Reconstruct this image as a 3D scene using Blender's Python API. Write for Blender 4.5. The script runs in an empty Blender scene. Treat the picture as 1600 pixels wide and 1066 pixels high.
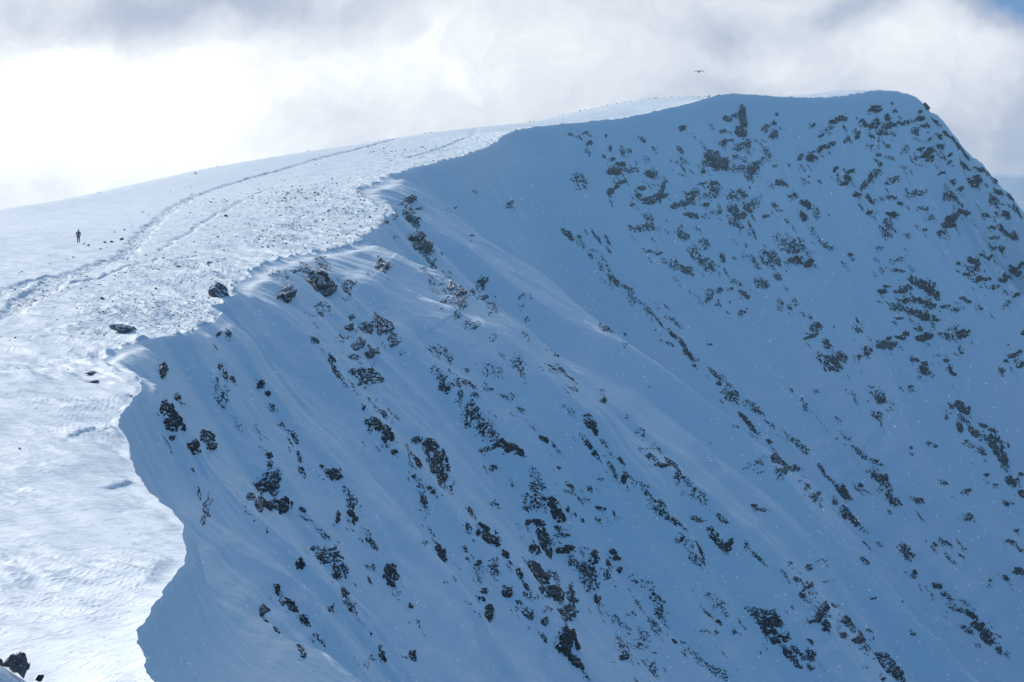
import bpy, math, random
import numpy as np
from mathutils import Vector, Matrix
R = math.radians
SC = bpy.context.scene
COL = SC.collection
rng = np.random.default_rng(7)
random.seed(7)

# ------------------------------------------------------------------ camera
FPX = 3111.0                                     # focal length in pixels of the 1600 px wide photo
cam_d = bpy.data.cameras.new("camera"); cam = bpy.data.objects.new("camera", cam_d); COL.objects.link(cam)
cam_d.lens = 36.0 * FPX / 1600.0; cam_d.sensor_width = 36.0
cam_d.clip_start = 0.3; cam_d.clip_end = 20000
cam.location = (0, 0, 0); cam.rotation_euler = (R(90), 0, 0)
SC.camera = cam

# ------------------------------------------------------------------ light
SUN_EL, SUN_AZ = R(27), R(46)                    # azimuth to the left of the +Y view direction
sdir = Vector((-math.sin(SUN_AZ)*math.cos(SUN_EL), math.cos(SUN_AZ)*math.cos(SUN_EL), math.sin(SUN_EL)))
sun_d = bpy.data.lights.new("sun", 'SUN'); sun = bpy.data.objects.new("sun", sun_d); COL.objects.link(sun)
sun_d.energy = 4.2; sun_d.angle = R(0.5); sun_d.color = (1.0, 0.885, 0.785)
sun.rotation_euler = sdir.to_track_quat('Z', 'Y').to_euler(); sun.location = (-300, 300, 400)
SC.view_settings.view_transform = 'Standard'; SC.view_settings.look = 'None'
SC.view_settings.gamma = 1.0; SC.view_settings.exposure = 0.0
SC.cycles.volume_bounces = 0; SC.cycles.max_bounces = 5; SC.cycles.diffuse_bounces = 3

class NT:
    """small helper that writes node trees"""
    def __init__(s, tree): s.t = tree; s.n = tree.nodes; s.l = tree.links
    def new(s, typ, **kw):
        n = s.n.new(typ)
        for k, v in kw.items(): setattr(n, k, v)
        return n
    def put(s, sock, v):
        if hasattr(v, 'links') or hasattr(v, 'is_linked'): s.l.new(v, sock)
        else: sock.default_value = v
    def math(s, op, a, b=0.0, c=None, clamp=False):
        n = s.new('ShaderNodeMath', operation=op, use_clamp=clamp)
        s.put(n.inputs[0], a); s.put(n.inputs[1], b)
        if c is not None: s.put(n.inputs[2], c)
        return n.outputs[0]
    def ramp(s, v, a, b, lo=0.0, hi=1.0, smooth=True):
        n = s.new('ShaderNodeMapRange'); n.interpolation_type = 'SMOOTHSTEP' if smooth else 'LINEAR'
        s.put(n.inputs[0], v)
        for i, x in enumerate((a, b, lo, hi)): s.put(n.inputs[i+1], x)
        return n.outputs[0]
    def noise(s, vec, scale, detail=4, rough=0.5, dist=0.0):
        n = s.new('ShaderNodeTexNoise'); s.put(n.inputs['Vector'], vec)
        n.inputs['Scale'].default_value = scale; n.inputs['Detail'].default_value = detail
        n.inputs['Roughness'].default_value = rough; n.inputs['Distortion'].default_value = dist
        return n.outputs[0]
    def mix(s, f, a, b):
        n = s.new('ShaderNodeMix', data_type='RGBA'); s.put(n.inputs[0], f)
        s.put(n.inputs[6], a); s.put(n.inputs[7], b); return n.outputs[2]
    def vmap(s, vec, loc=(0,0,0), rot=(0,0,0), scale=(1,1,1)):
        n = s.new('ShaderNodeMapping'); s.put(n.inputs[0], vec)
        n.inputs[1].default_value = loc; n.inputs[2].default_value = rot; n.inputs[3].default_value = scale
        return n.outputs[0]

W = bpy.data.worlds.new("World"); SC.world = W; W.use_nodes = True
w = NT(W.node_tree); w.n.clear()
wo = w.new('ShaderNodeOutputWorld')
sky = w.new('ShaderNodeTexSky'); sky.sky_type = 'NISHITA'; sky.sun_disc = False
sky.sun_elevation = SUN_EL; sky.sun_rotation = -SUN_AZ; sky.altitude = 1200; sky.air_density = 1.0; sky.dust_density = 0.3; sky.ozone_density = 4.0
bg1 = w.new('ShaderNodeBackground'); w.l.new(sky.outputs[0], bg1.inputs[0]); bg1.inputs[1].default_value = 0.118
skt = w.mix(1.0, sky.outputs[0], (.78, 1.06, 1.14, 1)); skt.node.blend_type = 'MULTIPLY'; w.l.new(skt, bg1.inputs[0])
tc = w.new('ShaderNodeTexCoord'); gen = tc.outputs['Generated']
sx = w.new('ShaderNodeSeparateXYZ'); w.l.new(gen, sx.inputs[0])
yy = w.math('MAXIMUM', sx.outputs[1], 0.02)
A = w.math('DIVIDE', sx.outputs[0], yy); B = w.math('DIVIDE', sx.outputs[2], yy)   # compass tangent / height tangent of the sky direction
wp0 = w.new('ShaderNodeCombineXYZ'); w.l.new(A, wp0.inputs[0]); w.l.new(B, wp0.inputs[1])
wa_ = w.new('ShaderNodeTexNoise'); w.l.new(wp0.outputs[0], wa_.inputs['Vector']); wa_.inputs['Scale'].default_value = 13; wa_.inputs['Detail'].default_value = 6; wa_.inputs['Roughness'].default_value = .55
ws_ = w.new('ShaderNodeSeparateColor'); w.l.new(wa_.outputs['Color'], ws_.inputs[0])
A = w.math('ADD', A, w.math('MULTIPLY', w.math('SUBTRACT', ws_.outputs[0], .5), .085)); B = w.math('ADD', B, w.math('MULTIPLY', w.math('SUBTRACT', ws_.outputs[1], .5), .062))
ab = w.new('ShaderNodeCombineXYZ'); w.l.new(A, ab.inputs[0]); w.l.new(B, ab.inputs[1]); ab = ab.outputs[0]
def pix(px, py): return ((px-800)/FPX, (533-py)/FPX)
def blob(px, py, rx, ry, amp):
    """soft cloud mass centred on one direction of the sky"""
    a, b = pix(px, py)
    da = w.math('DIVIDE', w.math('SUBTRACT', A, a), rx/FPX); db = w.math('DIVIDE', w.math('SUBTRACT', B, b), ry/FPX)
    r2 = w.math('ADD', w.math('MULTIPLY', da, da), w.math('MULTIPLY', db, db))
    return w.math('MULTIPLY', w.math('EXPONENT', w.math('MULTIPLY', r2, -1.0)), amp)
n1 = w.noise(w.vmap(ab, scale=(1, 1.15, 1)), 11.0, 8, 0.56, 0.5)
n2 = w.noise(w.vmap(ab, loc=(3.1, 1.7, 0), scale=(1, 1.3, 1)), 30.0, 7, 0.6, 0.6)
nn = w.math('ADD', w.math('MULTIPLY', w.math('SUBTRACT', n1, 0.5), 0.9), w.math('MULTIPLY', w.math('SUBTRACT', n2, 0.5), 0.5))
# brightness of the cloud deck: brilliant towards the sun on the left, grey on the right
val = w.ramp(A, -0.24, 0.26, 0.89, 0.66, smooth=False)
for args in ((120, 180, 330, 120, .26), (600, 110, 300, 60, .10), (950, 60, 160, 90, .08), (1220, 90, 90, 35, .12), (1440, 60, 150, 60, .16), (1560, 90, 90, 60, .10),
             (1130, 45, 75, 45, -.16), (60, 20, 230, 60, -.16), (340, -5, 260, 40, -.22), (180, 50, 130, 40, -.06), (1340, 10, 60, 22, -.15), (1590, 15, 80, 42, -.60), (1520, 230, 220, 70, -.08),
             (1060, 130, 200, 30, -.05), (1310, 90, 70, 60, -.05)):
    val = w.math('ADD', val, blob(*args))
val = w.math('ADD', val, w.math('MULTIPLY', nn, 0.52))
cr = w.new('ShaderNodeValToRGB'); w.l.new(val, cr.inputs[0])
e = cr.color_ramp.elements
e[0].position = 0.18; e[0].color = (.17, .32, .57, 1)
e[1].position = 1.0; e[1].color = (1.22, 1.23, 1.25, 1)
for p_, c_ in ((.42, (.36, .46, .64)), (.60, (.53, .59, .71)), (.74, (.76, .80, .88)), (.86, (.93, .96, 1.0))):
    x = e.new(p_); x.color = (*c_, 1)
bg2 = w.new('ShaderNodeBackground'); w.l.new(cr.outputs[0], bg2.inputs[0]); bg2.inputs[1].default_value = 1.0
# cloud bank behind the mountain, widened by an unseen patch added for its light
softbox = w.new('ShaderNodeVectorMath', operation='DOT_PRODUCT'); w.l.new(gen, softbox.inputs[0]); softbox.inputs[1].default_value = (-.52, .60, .60)
front = w.math('MAXIMUM', w.math('MULTIPLY', w.ramp(sx.outputs[1], 0.45, 0.85), w.ramp(sx.outputs[2], 0.62, 0.30)), w.ramp(softbox.outputs['Value'], .70, .92))
ms = w.new('ShaderNodeMixShader'); w.l.new(front, ms.inputs[0]); w.l.new(bg1.outputs[0], ms.inputs[1]); w.l.new(bg2.outputs[0], ms.inputs[2])
w.l.new(ms.outputs[0], wo.inputs[0])

# ------------------------------------------------------------------ numeric helpers
def hsh(ix, iy, seed):
    h = (ix.astype(np.int64)*374761393 + iy.astype(np.int64)*668265263 + seed*1274126177) & 0x7fffffff
    h = ((h ^ (h >> 13))*1274126177) & 0x7fffffff
    return ((h ^ (h >> 16)) & 0xffffff)/float(0xffffff)
def vnoise(x, y, seed=0):
    """smooth 2-D gradient noise about -1..1"""
    ix = np.floor(x); iy = np.floor(y); fx = x-ix; fy = y-iy
    ux = fx*fx*fx*(fx*(fx*6-15)+10); uy = fy*fy*fy*(fy*(fy*6-15)+10)
    def g(i, j):
        a = hsh(ix+i, iy+j, seed)*2*np.pi
        return np.cos(a)*(fx-i) + np.sin(a)*(fy-j)
    a = g(0,0)*(1-ux)+g(1,0)*ux; b = g(0,1)*(1-ux)+g(1,1)*ux
    return (a*(1-uy)+b*uy)*1.5
def fbm(x, y, oct=4, seed=0, gain=0.5, lac=2.03):
    s = 0; a = 1.0
    for o in range(oct):
        s = s + a*vnoise(x+17.3*o, y-9.1*o, seed+o); a *= gain; x = x*lac; y = y*lac
    return s
def ridged(x, y, oct=3, seed=0, gain=0.5):
    s = 0; a = 1.0
    for o in range(oct):
        s = s + a*(1-2*np.abs(vnoise(x, y, seed+o))); a *= gain; x = x*2.1; y = y*2.1
    return s
def sstep(a, b, x):
    t = np.clip((x-a)/(b-a), 0, 1); return t*t*(3-2*t)
def P3(px, py, D): return np.array([(px-800)/FPX*D, D, (533-py)/FPX*D])

# ------------------------------------------------------------------ the rim of the corrie, in world metres
EDGE = [(3,-30,3.0), (1.2,-3,-1.9), (-.5,10,-4.1), (-3.5,24,-6.0)]
EDGE += [tuple(P3(*k)) for k in (
 (300,1130,36),(262,1090,40),(238,1060,44),(217,992,51),(250,930,58),(292,870,66),(283,820,72),(237,772,80),(210,720,88),(194,655,99),
 (203,622,107),(216,598,113),(182,576,120),(170,552,130),(245,529,140),(318,517,152),(350,484,166),(347,462,180),(395,428,202),(450,403,225),
 (515,393,242),(606,357,290),(602,325,325),(566,298,365),(592,281,400),(650,262,440),(720,245,475),(770,226,515),(800,206,545),(870,195,560),(960,187,572),
 (1060,166,590),(1150,147,606),(1230,152,618),(1300,152.5,628),(1385,142,636),(1430,152,636),(1460,178,632),(1500,226,624),(1540,264,616),(1575,302,608),
 (1600,338,602),(1680,440,585),(1800,600,560),(1960,800,530))]
EDGE = np.array(EDGE)
Dk = np.maximum(EDGE[:,1], 30)
dk = np.linalg.norm((np.diff(EDGE, axis=0))*np.array([1,.36,.6]), axis=1)/((Dk[1:]+Dk[:-1])/2)
sk = np.concatenate([[0], np.cumsum(dk)])
def crom(sk, P, s):
    """monotone-ish cubic (finite difference Hermite) through keys"""
    P = np.asarray(P, float); one = P.ndim == 1
    if one: P = P[:,None]
    h = np.diff(sk)[:,None]; d = np.diff(P, axis=0)/h
    m = np.zeros_like(P); m[0] = d[0]; m[-1] = d[-1]
    prod = d[:-1]*d[1:]
    m[1:-1] = np.where(prod > 0, 2*prod/(d[:-1]+d[1:]+1e-12), (d[:-1]+d[1:])*0.15)
    i = np.clip(np.searchsorted(sk, s)-1, 0, len(sk)-2)
    hh = (sk[i+1]-sk[i])[:,None]; t = ((s-sk[i])[:,None])/hh
    r = (2*t**3-3*t**2+1)*P[i] + (t**3-2*t**2+t)*hh*m[i] + (-2*t**3+3*t**2)*P[i+1] + (t**3-t**2)*hh*m[i+1]
    return r[:,0] if one else r
QUAL = 1.0
NR = int(1750*QUAL)
# few rows for the part behind and beside the camera, most for what lies ahead
s_all = np.concatenate([np.linspace(0, sk[4], 150, endpoint=False), np.linspace(sk[4], sk[-3], NR-90, endpoint=False), np.linspace(sk[-3], sk[-1], 30)])
NR = len(s_all)
E = crom(sk, EDGE, s_all)
Dr = np.maximum(E[:,1], 34)
# plan directions of fall line (down the face) and of the plateau rows
def ang_keys(keys, s):
    ks = np.array([sk[k[0]] for k in keys]); va = np.array([k[1] for k in keys], float)
    return np.interp(s, ks, va)
iD = lambda D: int(np.argmin(np.abs(EDGE[:31,1]-D)))
iA, iS, iL = 32, 39, len(EDGE)-1                  # keys: start of far rim, summit, last
aF = ang_keys([(0,-5),(4,-38),(iD(130),-36),(iD(166),-30),(iD(242),-20),(iD(325),-14),(iD(440),-18),(iD(545),-38),(36,-55),(iS,-68),(iS+4,-62),(iL,-55)], s_all)
aP = ang_keys([(0,180),(4,165),(iD(325),163),(iD(440),150),(iD(545),128),(36,110),(iS,75),(iS+4,40),(iL,25)], s_all)
k_ = np.hanning(81); k_ /= k_.sum()
sm = lambda v, k=k_: np.convolve(np.pad(v, len(k)//2, mode='edge'), k, 'valid')
aF = sm(aF); aP = sm(aP)
dF = np.stack([np.cos(np.radians(aF)), np.sin(np.radians(aF))], 1)
dP = np.stack([np.cos(np.radians(aP)), np.sin(np.radians(aP))], 1)
# wind-scalloped lip
lipn = fbm(s_all*80, s_all*0+3.3, 2, 11)*0.0032 + .0034*fbm(s_all*55, s_all*0+9.1, 4, 12)*(E[:,1] < 115) + fbm(s_all*28, s_all*0+1.3, 2, 15)*0.006
lip_amt = ang_keys([(0,.3),(iD(99),.55),(iD(130),1.2),(iD(325),1.5),(iD(475),.35),(iD(545),.12),(iS,.1),(iL,.3)], s_all)
sh_ = sstep(sk[39], sk[40], s_all); E[:,2] += sh_*(1.3*fbm(s_all*120, s_all*0+.7, 3, 19))
E[:,:2] += dF*(lipn*lip_amt*np.minimum(Dr, 330))[:,None]
S_D = s_all                                        # scale-free coordinate along the rim

# ------------------------------------------------------------------ plateau height: thin-plate spline through measured points
def plane(X, Y): return -13.8 + .11*Y + .042*X
cp = []
for X in range(-260, -20, 34):
    for Y in range(-20, 300, 45): cp.append((X-0.12*abs(Y-150), Y, plane(X-0.12*abs(Y-150), Y)))
SKYL = [(-250,374,395),(0,328,420),(100,312,440),(200,290,470),(300,268,490),(400,250,510),(500,234,540),(600,218.5,570),(680,207,595),(740,200,610),(800,194,628),(880,187,640),(960,178.5,640),(1030,165.5,640),(1095,155,640)]
for k in SKYL:
    p = P3(*k); v = p/p[1]; cp.append(tuple(p))
    for q, drop in ((50, 3.0), (-45, 2.2), (140, 20), (300, 75)):
        r = p + v*q; cp.append((r[0], r[1], r[2]-drop))
for i in list(range(5, 36, 2)): 
    cp.append(tuple(EDGE[i])) if i > 9 else None
for X, Y, dz in ((80,760,-8),(120,800,-25),(170,760,-50),(160,700,-30),(230,700,-90)): cp.append((X, Y, 78+dz))
for i in range(35, 40): cp.append(tuple(EDGE[i])); cp.append((EDGE[i][0]-5, EDGE[i][1]+40, EDGE[i][2]+(2.0 if i == 35 else 5.0 if i > 36 else 3))); cp.append((EDGE[i][0]-5, EDGE[i][1]+110, EDGE[i][2]-2))
cp = np.array(cp, float)
Qs = 100.0
def U_(r2): return np.where(r2 > 1e-12, 0.5*r2*np.log(np.maximum(r2, 1e-12)), 0)
cx, cy = cp[:,0]/Qs, cp[:,1]/Qs; n_ = len(cp)
K = U_((cx[:,None]-cx)**2+(cy[:,None]-cy)**2) + np.eye(n_)*0.0012
Pm = np.stack([np.ones(n_), cx, cy], 1)
Am = np.block([[K, Pm], [Pm.T, np.zeros((3,3))]])
sol = np.linalg.solve(Am, np.concatenate([cp[:,2], np.zeros(3)]))
def Hp(X, Y):
    X = np.asarray(X, float); Y = np.asarray(Y, float); sh = X.shape; x = X.ravel()/Qs; y = Y.ravel()/Qs
    out = sol[-3] + sol[-2]*x + sol[-1]*y
    for i in range(n_): out = out + sol[i]*U_((x-cx[i])**2+(y-cy[i])**2)
    return out.reshape(sh)
def pix2plat(px, py, d0=40, d1=640):
    """world point where the line of sight through one photo pixel first meets the bare plateau"""
    d = np.linspace(d0, d1, 1200); rx, rz = (px-800)/FPX, (533-py)/FPX
    h = Hp(rx*d, d) - rz*d; i = np.argmax(h > 0)
    if h[i] <= 0: i = int(np.argmax(h))
    return np.array([rx*d[i], d[i]])

# ------------------------------------------------------------------ plateau grid
CPd, CPx = int(430*QUAL), 44
visP = np.clip(0.34*Dr, 16, 190)
g = np.linspace(0, 1, CPd)
wd = (0.55*g + 0.45*g**2)[None,:]*visP[:,None]
ext = np.geomspace(1.02, 1.0+1400/visP.mean(), CPx)
wx = visP[:,None]*np.ones((1, CPx)) + (np.geomspace(1, 1400, CPx)[None,:])
WP = np.concatenate([wd, wx], 1)
XP = E[:,0:1] + dP[:,0:1]*WP; YP = E[:,1:2] + dP[:,1:2]*WP
HPb = Hp(XP, YP)
dl = E[:,2]-HPb[:,0]
HPb = HPb + dl[:,None]*np.exp(-WP/np.clip(.06*Dr, 5, 16)[:,None])
# buttress rows: the far side drops away behind the skyline
wb = sstep(sk[iS], sk[iS+4], s_all)[:,None]
ZP = HPb*(1-wb) + wb*(E[:,2:3] - 0.75*WP)
ZP = np.maximum(ZP, -190 + 0*ZP)
far = sstep(0, 300, WP - visP[:,None]-20)
ZP = ZP*(1-far) + far*np.minimum(ZP, E[:,2:3]-0.33*(WP-visP[:,None]))
ZP = np.maximum(ZP, -192)

# paths and rough ground on the plateau, as masks painted by distance to world-space lines
def seg_dist(X, Y, pts):
    best = np.full(X.shape, 1e9)
    for (x0, y0), (x1, y1) in zip(pts[:-1], pts[1:]):
        dx, dy = x1-x0, y1-y0; L = dx*dx+dy*dy+1e-9
        t = np.clip(((X-x0)*dx+(Y-y0)*dy)/L, 0, 1)
        best = np.minimum(best, np.hypot(X-(x0+t*dx), Y-(y0+t*dy)))
    return best
TRACKS = [([(-60,520),(0,493),(30,474),(60,455),(100,433),(150,416),(200,398),(215,376),(235,352),(270,326),(300,309),(340,294),(400,276),(450,263),(500,247),(560,233),(600,222),(622,216)], 1.3, 1.0),
          ([(-60,480),(0,458),(50,440),(100,429),(125,424)], 1.1, .8),
          ([(425,293),(370,320),(330,340),(285,368),(250,392)], .5, .6),
          ([(742,202),(736,214),(700,228),(660,240),(640,247)], 1.0, .8),
          ([(100,445),(150,434),(240,408),(330,399)], .45, .5)]
TRW = []
for pts, wdt, amt in TRACKS: TRW.append((np.array([pix2plat(*p) for p in pts]), wdt, amt))
track = np.zeros_like(XP)
near_px = XP > -0.40*YP-8
for pts, wdt, amt in TRW:
    m = near_px & (XP > pts[:,0].min()-6) & (XP < pts[:,0].max()+6) & (YP > pts[:,1].min()-12) & (YP < pts[:,1].max()+12)
    xx, yy_ = XP[m], YP[m]
    d = seg_dist(xx + vnoise(xx*.25, yy_*.12, 5)*.8, yy_, pts) 
    track[m] = np.maximum(track[m], amt*(1-sstep(wdt*.6, wdt*1.15, d)))
# stony, tufty ground: ellipses given by where they lie on the plateau
ROUGH = [((520,345),(100,42),1.0),((430,372),(120,30),.9),((560,300),(60,22),.6),((200,470),(150,38),.8),((90,470),(90,40),.5),((270,425),(110,26),.6),((300,480),(110,30),.7),((350,330),(80,30),.35),((150,515),(150,22),.5),((480,320),(90,30),.8),((640,240),(60,10),.4)]
pxP = 800 + XP/np.maximum(YP, 5)*FPX; pyP = 533 - ZP/np.maximum(YP, 5)*FPX
rough = np.zeros_like(XP)
for (cx_, cy_), (rx_, ry_), a_ in ROUGH:
    q = ((pxP-cx_)/rx_)**2 + ((pyP-cy_)/ry_)**2
    rough = np.maximum(rough, a_*np.exp(-q*.9))
rough *= (YP > 100) & (YP < 560)
rough *= .5+.8*sstep(-.35,.45,fbm(XP*.09, YP*.035, 3, 88))

# wind-worked relief: everything stretched along the wind, which blows left to right over the rim
wa = R(-42); cw, sw = math.cos(wa), math.sin(wa)
UX = XP*cw + YP*sw; UY = -XP*sw + YP*cw
lod = np.clip(1 - (Dr-70)/500, .25, 1)[:,None]
sc = np.clip(Dr/90, .7, 3.4)[:,None]                       # features grow a little with size of the slope
edgeband = np.exp(-WP/np.clip(.075*Dr, 3.5, 20)[:,None])
mid = sstep(100, 125, YP)
disp = 0.25*fbm(UX*.10, UY*.30, 3, 21)*np.clip(sc, 0, 1.15)*np.clip(1.35-YP/420, .45, 1)
disp += 0.14*fbm(UX*.28+.8*vnoise(UX*.1, UY*.2, 3), UY*2.2, 3, 31)*(.25+.75*sstep(-.2,.5,vnoise(UX*.07, UY*.12, 44)))*np.clip(1.3-YP/300, .3, 1)
fing = ridged(UX*.16/np.sqrt(sc), UY*.75/np.sqrt(sc), 3, 51)
disp += edgeband*(0.20*(fing-.55))*sc**.5*(0.25+.95*mid)*sstep(0, .5, WP/ (0.01*Dr)[:,None] + .3)
disp += rough*(0.17*ridged(UX*.30, UY*.8, 3, 61) + .10*vnoise(UX*1.3, UY*1.2, 66))
disp += -0.30*track + track*0.13*fbm(UX*1.1, UY*.8, 3, 71)
fade = 1-sstep(300, 900, WP)
disp *= fade
# drift ledges in the near snow: low steps with a shaded lee side
for (a, b, amp, wid) in (((100,925),(360,975),.16,1.2),((60,915),(230,945),.10,.9),((150,760),(232,752),.15,.8),((80,690),(205,668),.12,.9),((60,728),(120,735),.07,.7),((190,815),(260,826),.10,.6),((0,850),(110,870),.07,.8),((120,588),(210,602),.22,1.3),((90,640),(200,642),.08,1.0)):
    pa, pb = pix2plat(*a, 30), pix2plat(*b, 30)
    tdir = (pb-pa)/np.linalg.norm(pb-pa); nrm = np.array([-tdir[1], tdir[0]]); L = np.linalg.norm(pb-pa)
    m = (np.abs(XP-pa[0]) < 60) & (np.abs(YP-pa[1]) < 60)
    al = ((XP-pa[0])*tdir[0]+(YP-pa[1])*tdir[1])/L; ac = (XP-pa[0])*nrm[0]+(YP-pa[1])*nrm[1] + .35*vnoise(UX*.5, UY*.3, 81)
    prof = np.where(ac > 0, np.exp(-(ac/(wid*2.2))**2), np.exp(-(ac/(wid*.18))**2))
    disp += np.where(m, .95*amp*prof*sstep(0,1.0,WP)*sstep(-.1,.3,al)*sstep(1.15,.7,al), 0)
ZP = ZP + disp*sstep(0, np.clip(1.5-YP/110, .35, 1.0), WP)+0*ZP
# snow bank just in front of the camera's left foot
bank = np.minimum(-3.50 - .60*(XP+5.4), -3.2) - .30*(YP-21)**2 + .03*vnoise(XP*2, YP*1.5, 4)
ZP = np.where((XP < -4.2) & (XP > -12) & (YP > 12) & (YP < 32), np.maximum(ZP, bank), ZP)

# ------------------------------------------------------------------ face grid
CFd, CFx = int(900*QUAL), 30
visF = Dr*ang_keys([(0,.5),(4,.5),(iD(66),.34),(iD(99),.36),(iD(166),.40),(iD(325),.45),(iD(440),.52),(iD(545),.60),(iS,.62),(iL,.5)], s_all)
g = np.linspace(0, 1, CFd+1)[1:]
EDk = np.where(s_all < sk[32], E[:,1], 2000)
td = (0.6*g + 0.4*g**1.6)[None,:]*visF[:,None]
tx = visF[:,None] + np.geomspace(1, 420, CFx)[None,:]
T = np.concatenate([np.zeros((NR,1)), td, tx], 1)
tn = T/Dr[:,None]
th0 = ang_keys([(0,40),(4,44),(iD(166),41),(iD(325),40),(iD(545),42),(iS,47),(iL,47)], s_all)[:,None]
roll = np.zeros(NR)
for (d0_, d1_, a_) in ((112,137,1),(183,262,.85),(338,410,.9),(150,164,.5)):
    roll = np.maximum(roll, a_*sstep(d0_-4, d0_+5, EDk)*sstep(d1_+6, d1_-5, EDk))
roll = roll[:,None]*np.exp(-(tn/.035)**2)
nearr = sstep(135, 105, EDk)[:,None]
theta = th0 + ((20+12*nearr)*np.exp(-tn/.03) + 5*np.exp(-tn/.15))*(1-roll) - 14*nearr*np.exp(-((tn-.11)/.05)**2) + 10*nearr*np.exp(-((tn-.24)/.06)**2) + 3*sstep(.2, .6, tn) - roll*22 - 34*np.exp(-(tn/.0045)**2)*(1-roll)
theta = np.radians(theta)
dT = np.diff(T, axis=1); thm = (theta[:,1:]+theta[:,:-1])/2
run = np.concatenate([np.zeros((NR,1)), np.cumsum(np.cos(thm)*dT, 1)], 1)
fall = np.concatenate([np.zeros((NR,1)), np.cumsum(np.sin(thm)*dT, 1)], 1)
# relief normal to the face, in units that grow with distance so ribs stay in proportion to the mountain
SS = s_all[:,None]*np.ones_like(T)
Sq = SS*1.0 + .03*vnoise(SS*6, tn*5, 90)
grow = sstep(0, .10, tn)
scl = np.clip(Dr, 30, 520)[:,None]
rel = 0.028*grow*fbm(Sq*6.5, tn*2.6, 2, 101)
rib = ridged(Sq*10+.6*tn, tn*1.6, 2, 111, .35)
rel += 0.017*sstep(.02,.2,tn)*rib
rel += 0.0030*sstep(.01,.1,tn)*fbm(Sq*36, tn*7, 3, 121)
rel += 0.0020*sstep(.03,.12,tn)*ridged(Sq*52+1.5*tn, tn*4.5, 2, 161)*(.3+.7*sstep(-.3,.4,vnoise(Sq*9, tn*3, 162)))
rel += 0.00045*fbm(Sq*330, tn*90, 2, 131)*sstep(0,.05,tn)
rel += .0022*roll*sstep(0,.01,tn)*ridged(Sq*70, tn*5, 3, 151)
rel += 0.0024*sstep(0,.03,tn)*ridged(Sq*30+2*tn, tn*3, 3, 141)*np.exp(-tn/.14)     # wind flutes under the lip
off = rel*scl
# the sharp snow crests: each follows a line down the face from the rim
RIBS = [([(222,605),(262,668),(290,735),(330,805),(380,855),(432,883),(470,940),(510,1000),(560,1066)],7,14,42),
 ([(258,790),(300,850),(335,905),(380,965),(430,1030),(480,1090)],9,22,60),
 ([(318,530),(338,585),(362,625),(392,672),(430,722),(470,790),(510,850),(560,940),(610,1030)],6,16,34),
 ([(352,492),(395,580),(432,638),(480,700),(522,748),(572,822),(622,882),(690,965),(740,1050)],8,18,42),
 ([(515,400),(560,455),(600,488),(630,548),(665,585),(722,625),(765,688),(802,712),(835,735),(868,790),(900,850)],11,20,60),
 ([(608,362),(642,388),(668,418),(702,462),(745,505),(790,545),(830,590),(872,622),(912,655),(952,702),(1003,757),(1052,812),(1095,870)],9,18,55),
 ([(800,215),(818,262),(852,315),(885,355),(932,402),(972,443),(1022,492),(1082,556),(1142,612),(1212,675),(1272,742),(1342,815)],8,18,55),
 ([(860,555),(912,607),(962,652),(1012,692),(1062,740),(1112,797),(1165,852),(1235,903)],7,14,45),
 ([(1235,605),(1328,690),(1368,726),(1402,782),(1430,830)],6,14,50),([(1130,915),(1200,962),(1255,1012),(1310,1085)],8,16,45),([(1395,845),(1472,918),(1532,968),(1565,1012),(1600,1050)],6,14,45),
 ([(975,870),(1030,935),(1062,995),(1130,1045),(1170,1085)],9,16,50),([(1270,690),(1320,770),(1370,850)],5,14,40)]
bX = E[:,0:1] + dF[:,0:1]*(run + off*np.sin(theta)); bY = np.maximum(E[:,1:2] + dF[:,1:2]*(run + off*np.sin(theta)), 5); bZ = E[:,2:3] - fall + off*np.cos(theta)
qx = 800 + bX/bY*FPX; qy = 533 - bZ/bY*FPX
seg_ok = (np.arange(NR) > 60)[:,None] & (tn < 1.2)
for pts, amp, wl, wr_ in RIBS:
    pts = np.array(pts, float); bx0, bx1, by0, by1 = pts[:,0].min()-170, pts[:,0].max()+170, pts[:,1].min()-120, pts[:,1].max()+120
    m = seg_ok & (qx > bx0) & (qx < bx1) & (qy > by0) & (qy < by1)
    x_, y_ = qx[m], qy[m]; best = np.full(x_.shape, 1e9); sg = np.zeros(x_.shape); al = np.zeros(x_.shape); tot = np.hypot(*np.diff(pts, axis=0).T).sum(); acc = 0
    x_ = x_ + 5*vnoise(x_*.02, y_*.02, 7)
    for (x0, y0), (x1, y1) in zip(pts[:-1], pts[1:]):
        dx, dy = x1-x0, y1-y0; L = math.hypot(dx, dy); t_ = ((x_-x0)*dx+(y_-y0)*dy)/L/L; tc_ = np.clip(t_, 0, 1)
        d_ = np.hypot(x_-x0-tc_*dx, y_-y0-tc_*dy); u_ = d_ < best
        best = np.where(u_, d_, best); sg = np.where(u_, ((x_-x0)*dy-(y_-y0)*dx)/L, sg); al = np.where(u_, (acc+tc_*L)/tot, al); acc += L
    pr = np.where(sg > 0, np.exp(-np.sqrt((best/wr_)**2+.012)), np.exp(-np.sqrt((best/wl)**2+.012)))
    off[m] += 1.9*amp/FPX*bY[m]*pr*sstep(0,.12,al)*sstep(1.0,.8,al)*(.7+.5*vnoise(al*9+pts[0,0], al*0, 3))
off *= sstep(0, .012, tn)
Nx = np.sin(theta)
XF = E[:,0:1] + dF[:,0:1]*(run + off*Nx); YF = E[:,1:2] + dF[:,1:2]*(run + off*Nx)
ZF = E[:,2:3] - fall + off*np.cos(theta)
ZF = np.maximum(ZF, -196)
# keep the face under and beside the camera well below it
ZF[:60] = np.minimum(ZF[:60], E[:60,2:3]-fall[:60]*1.0)
ZP[:,0] = E[:,2]; ZF[:,0] = E[:,2]; XF[:,0] = E[:,0]; YF[:,0] = E[:,1]

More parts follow.
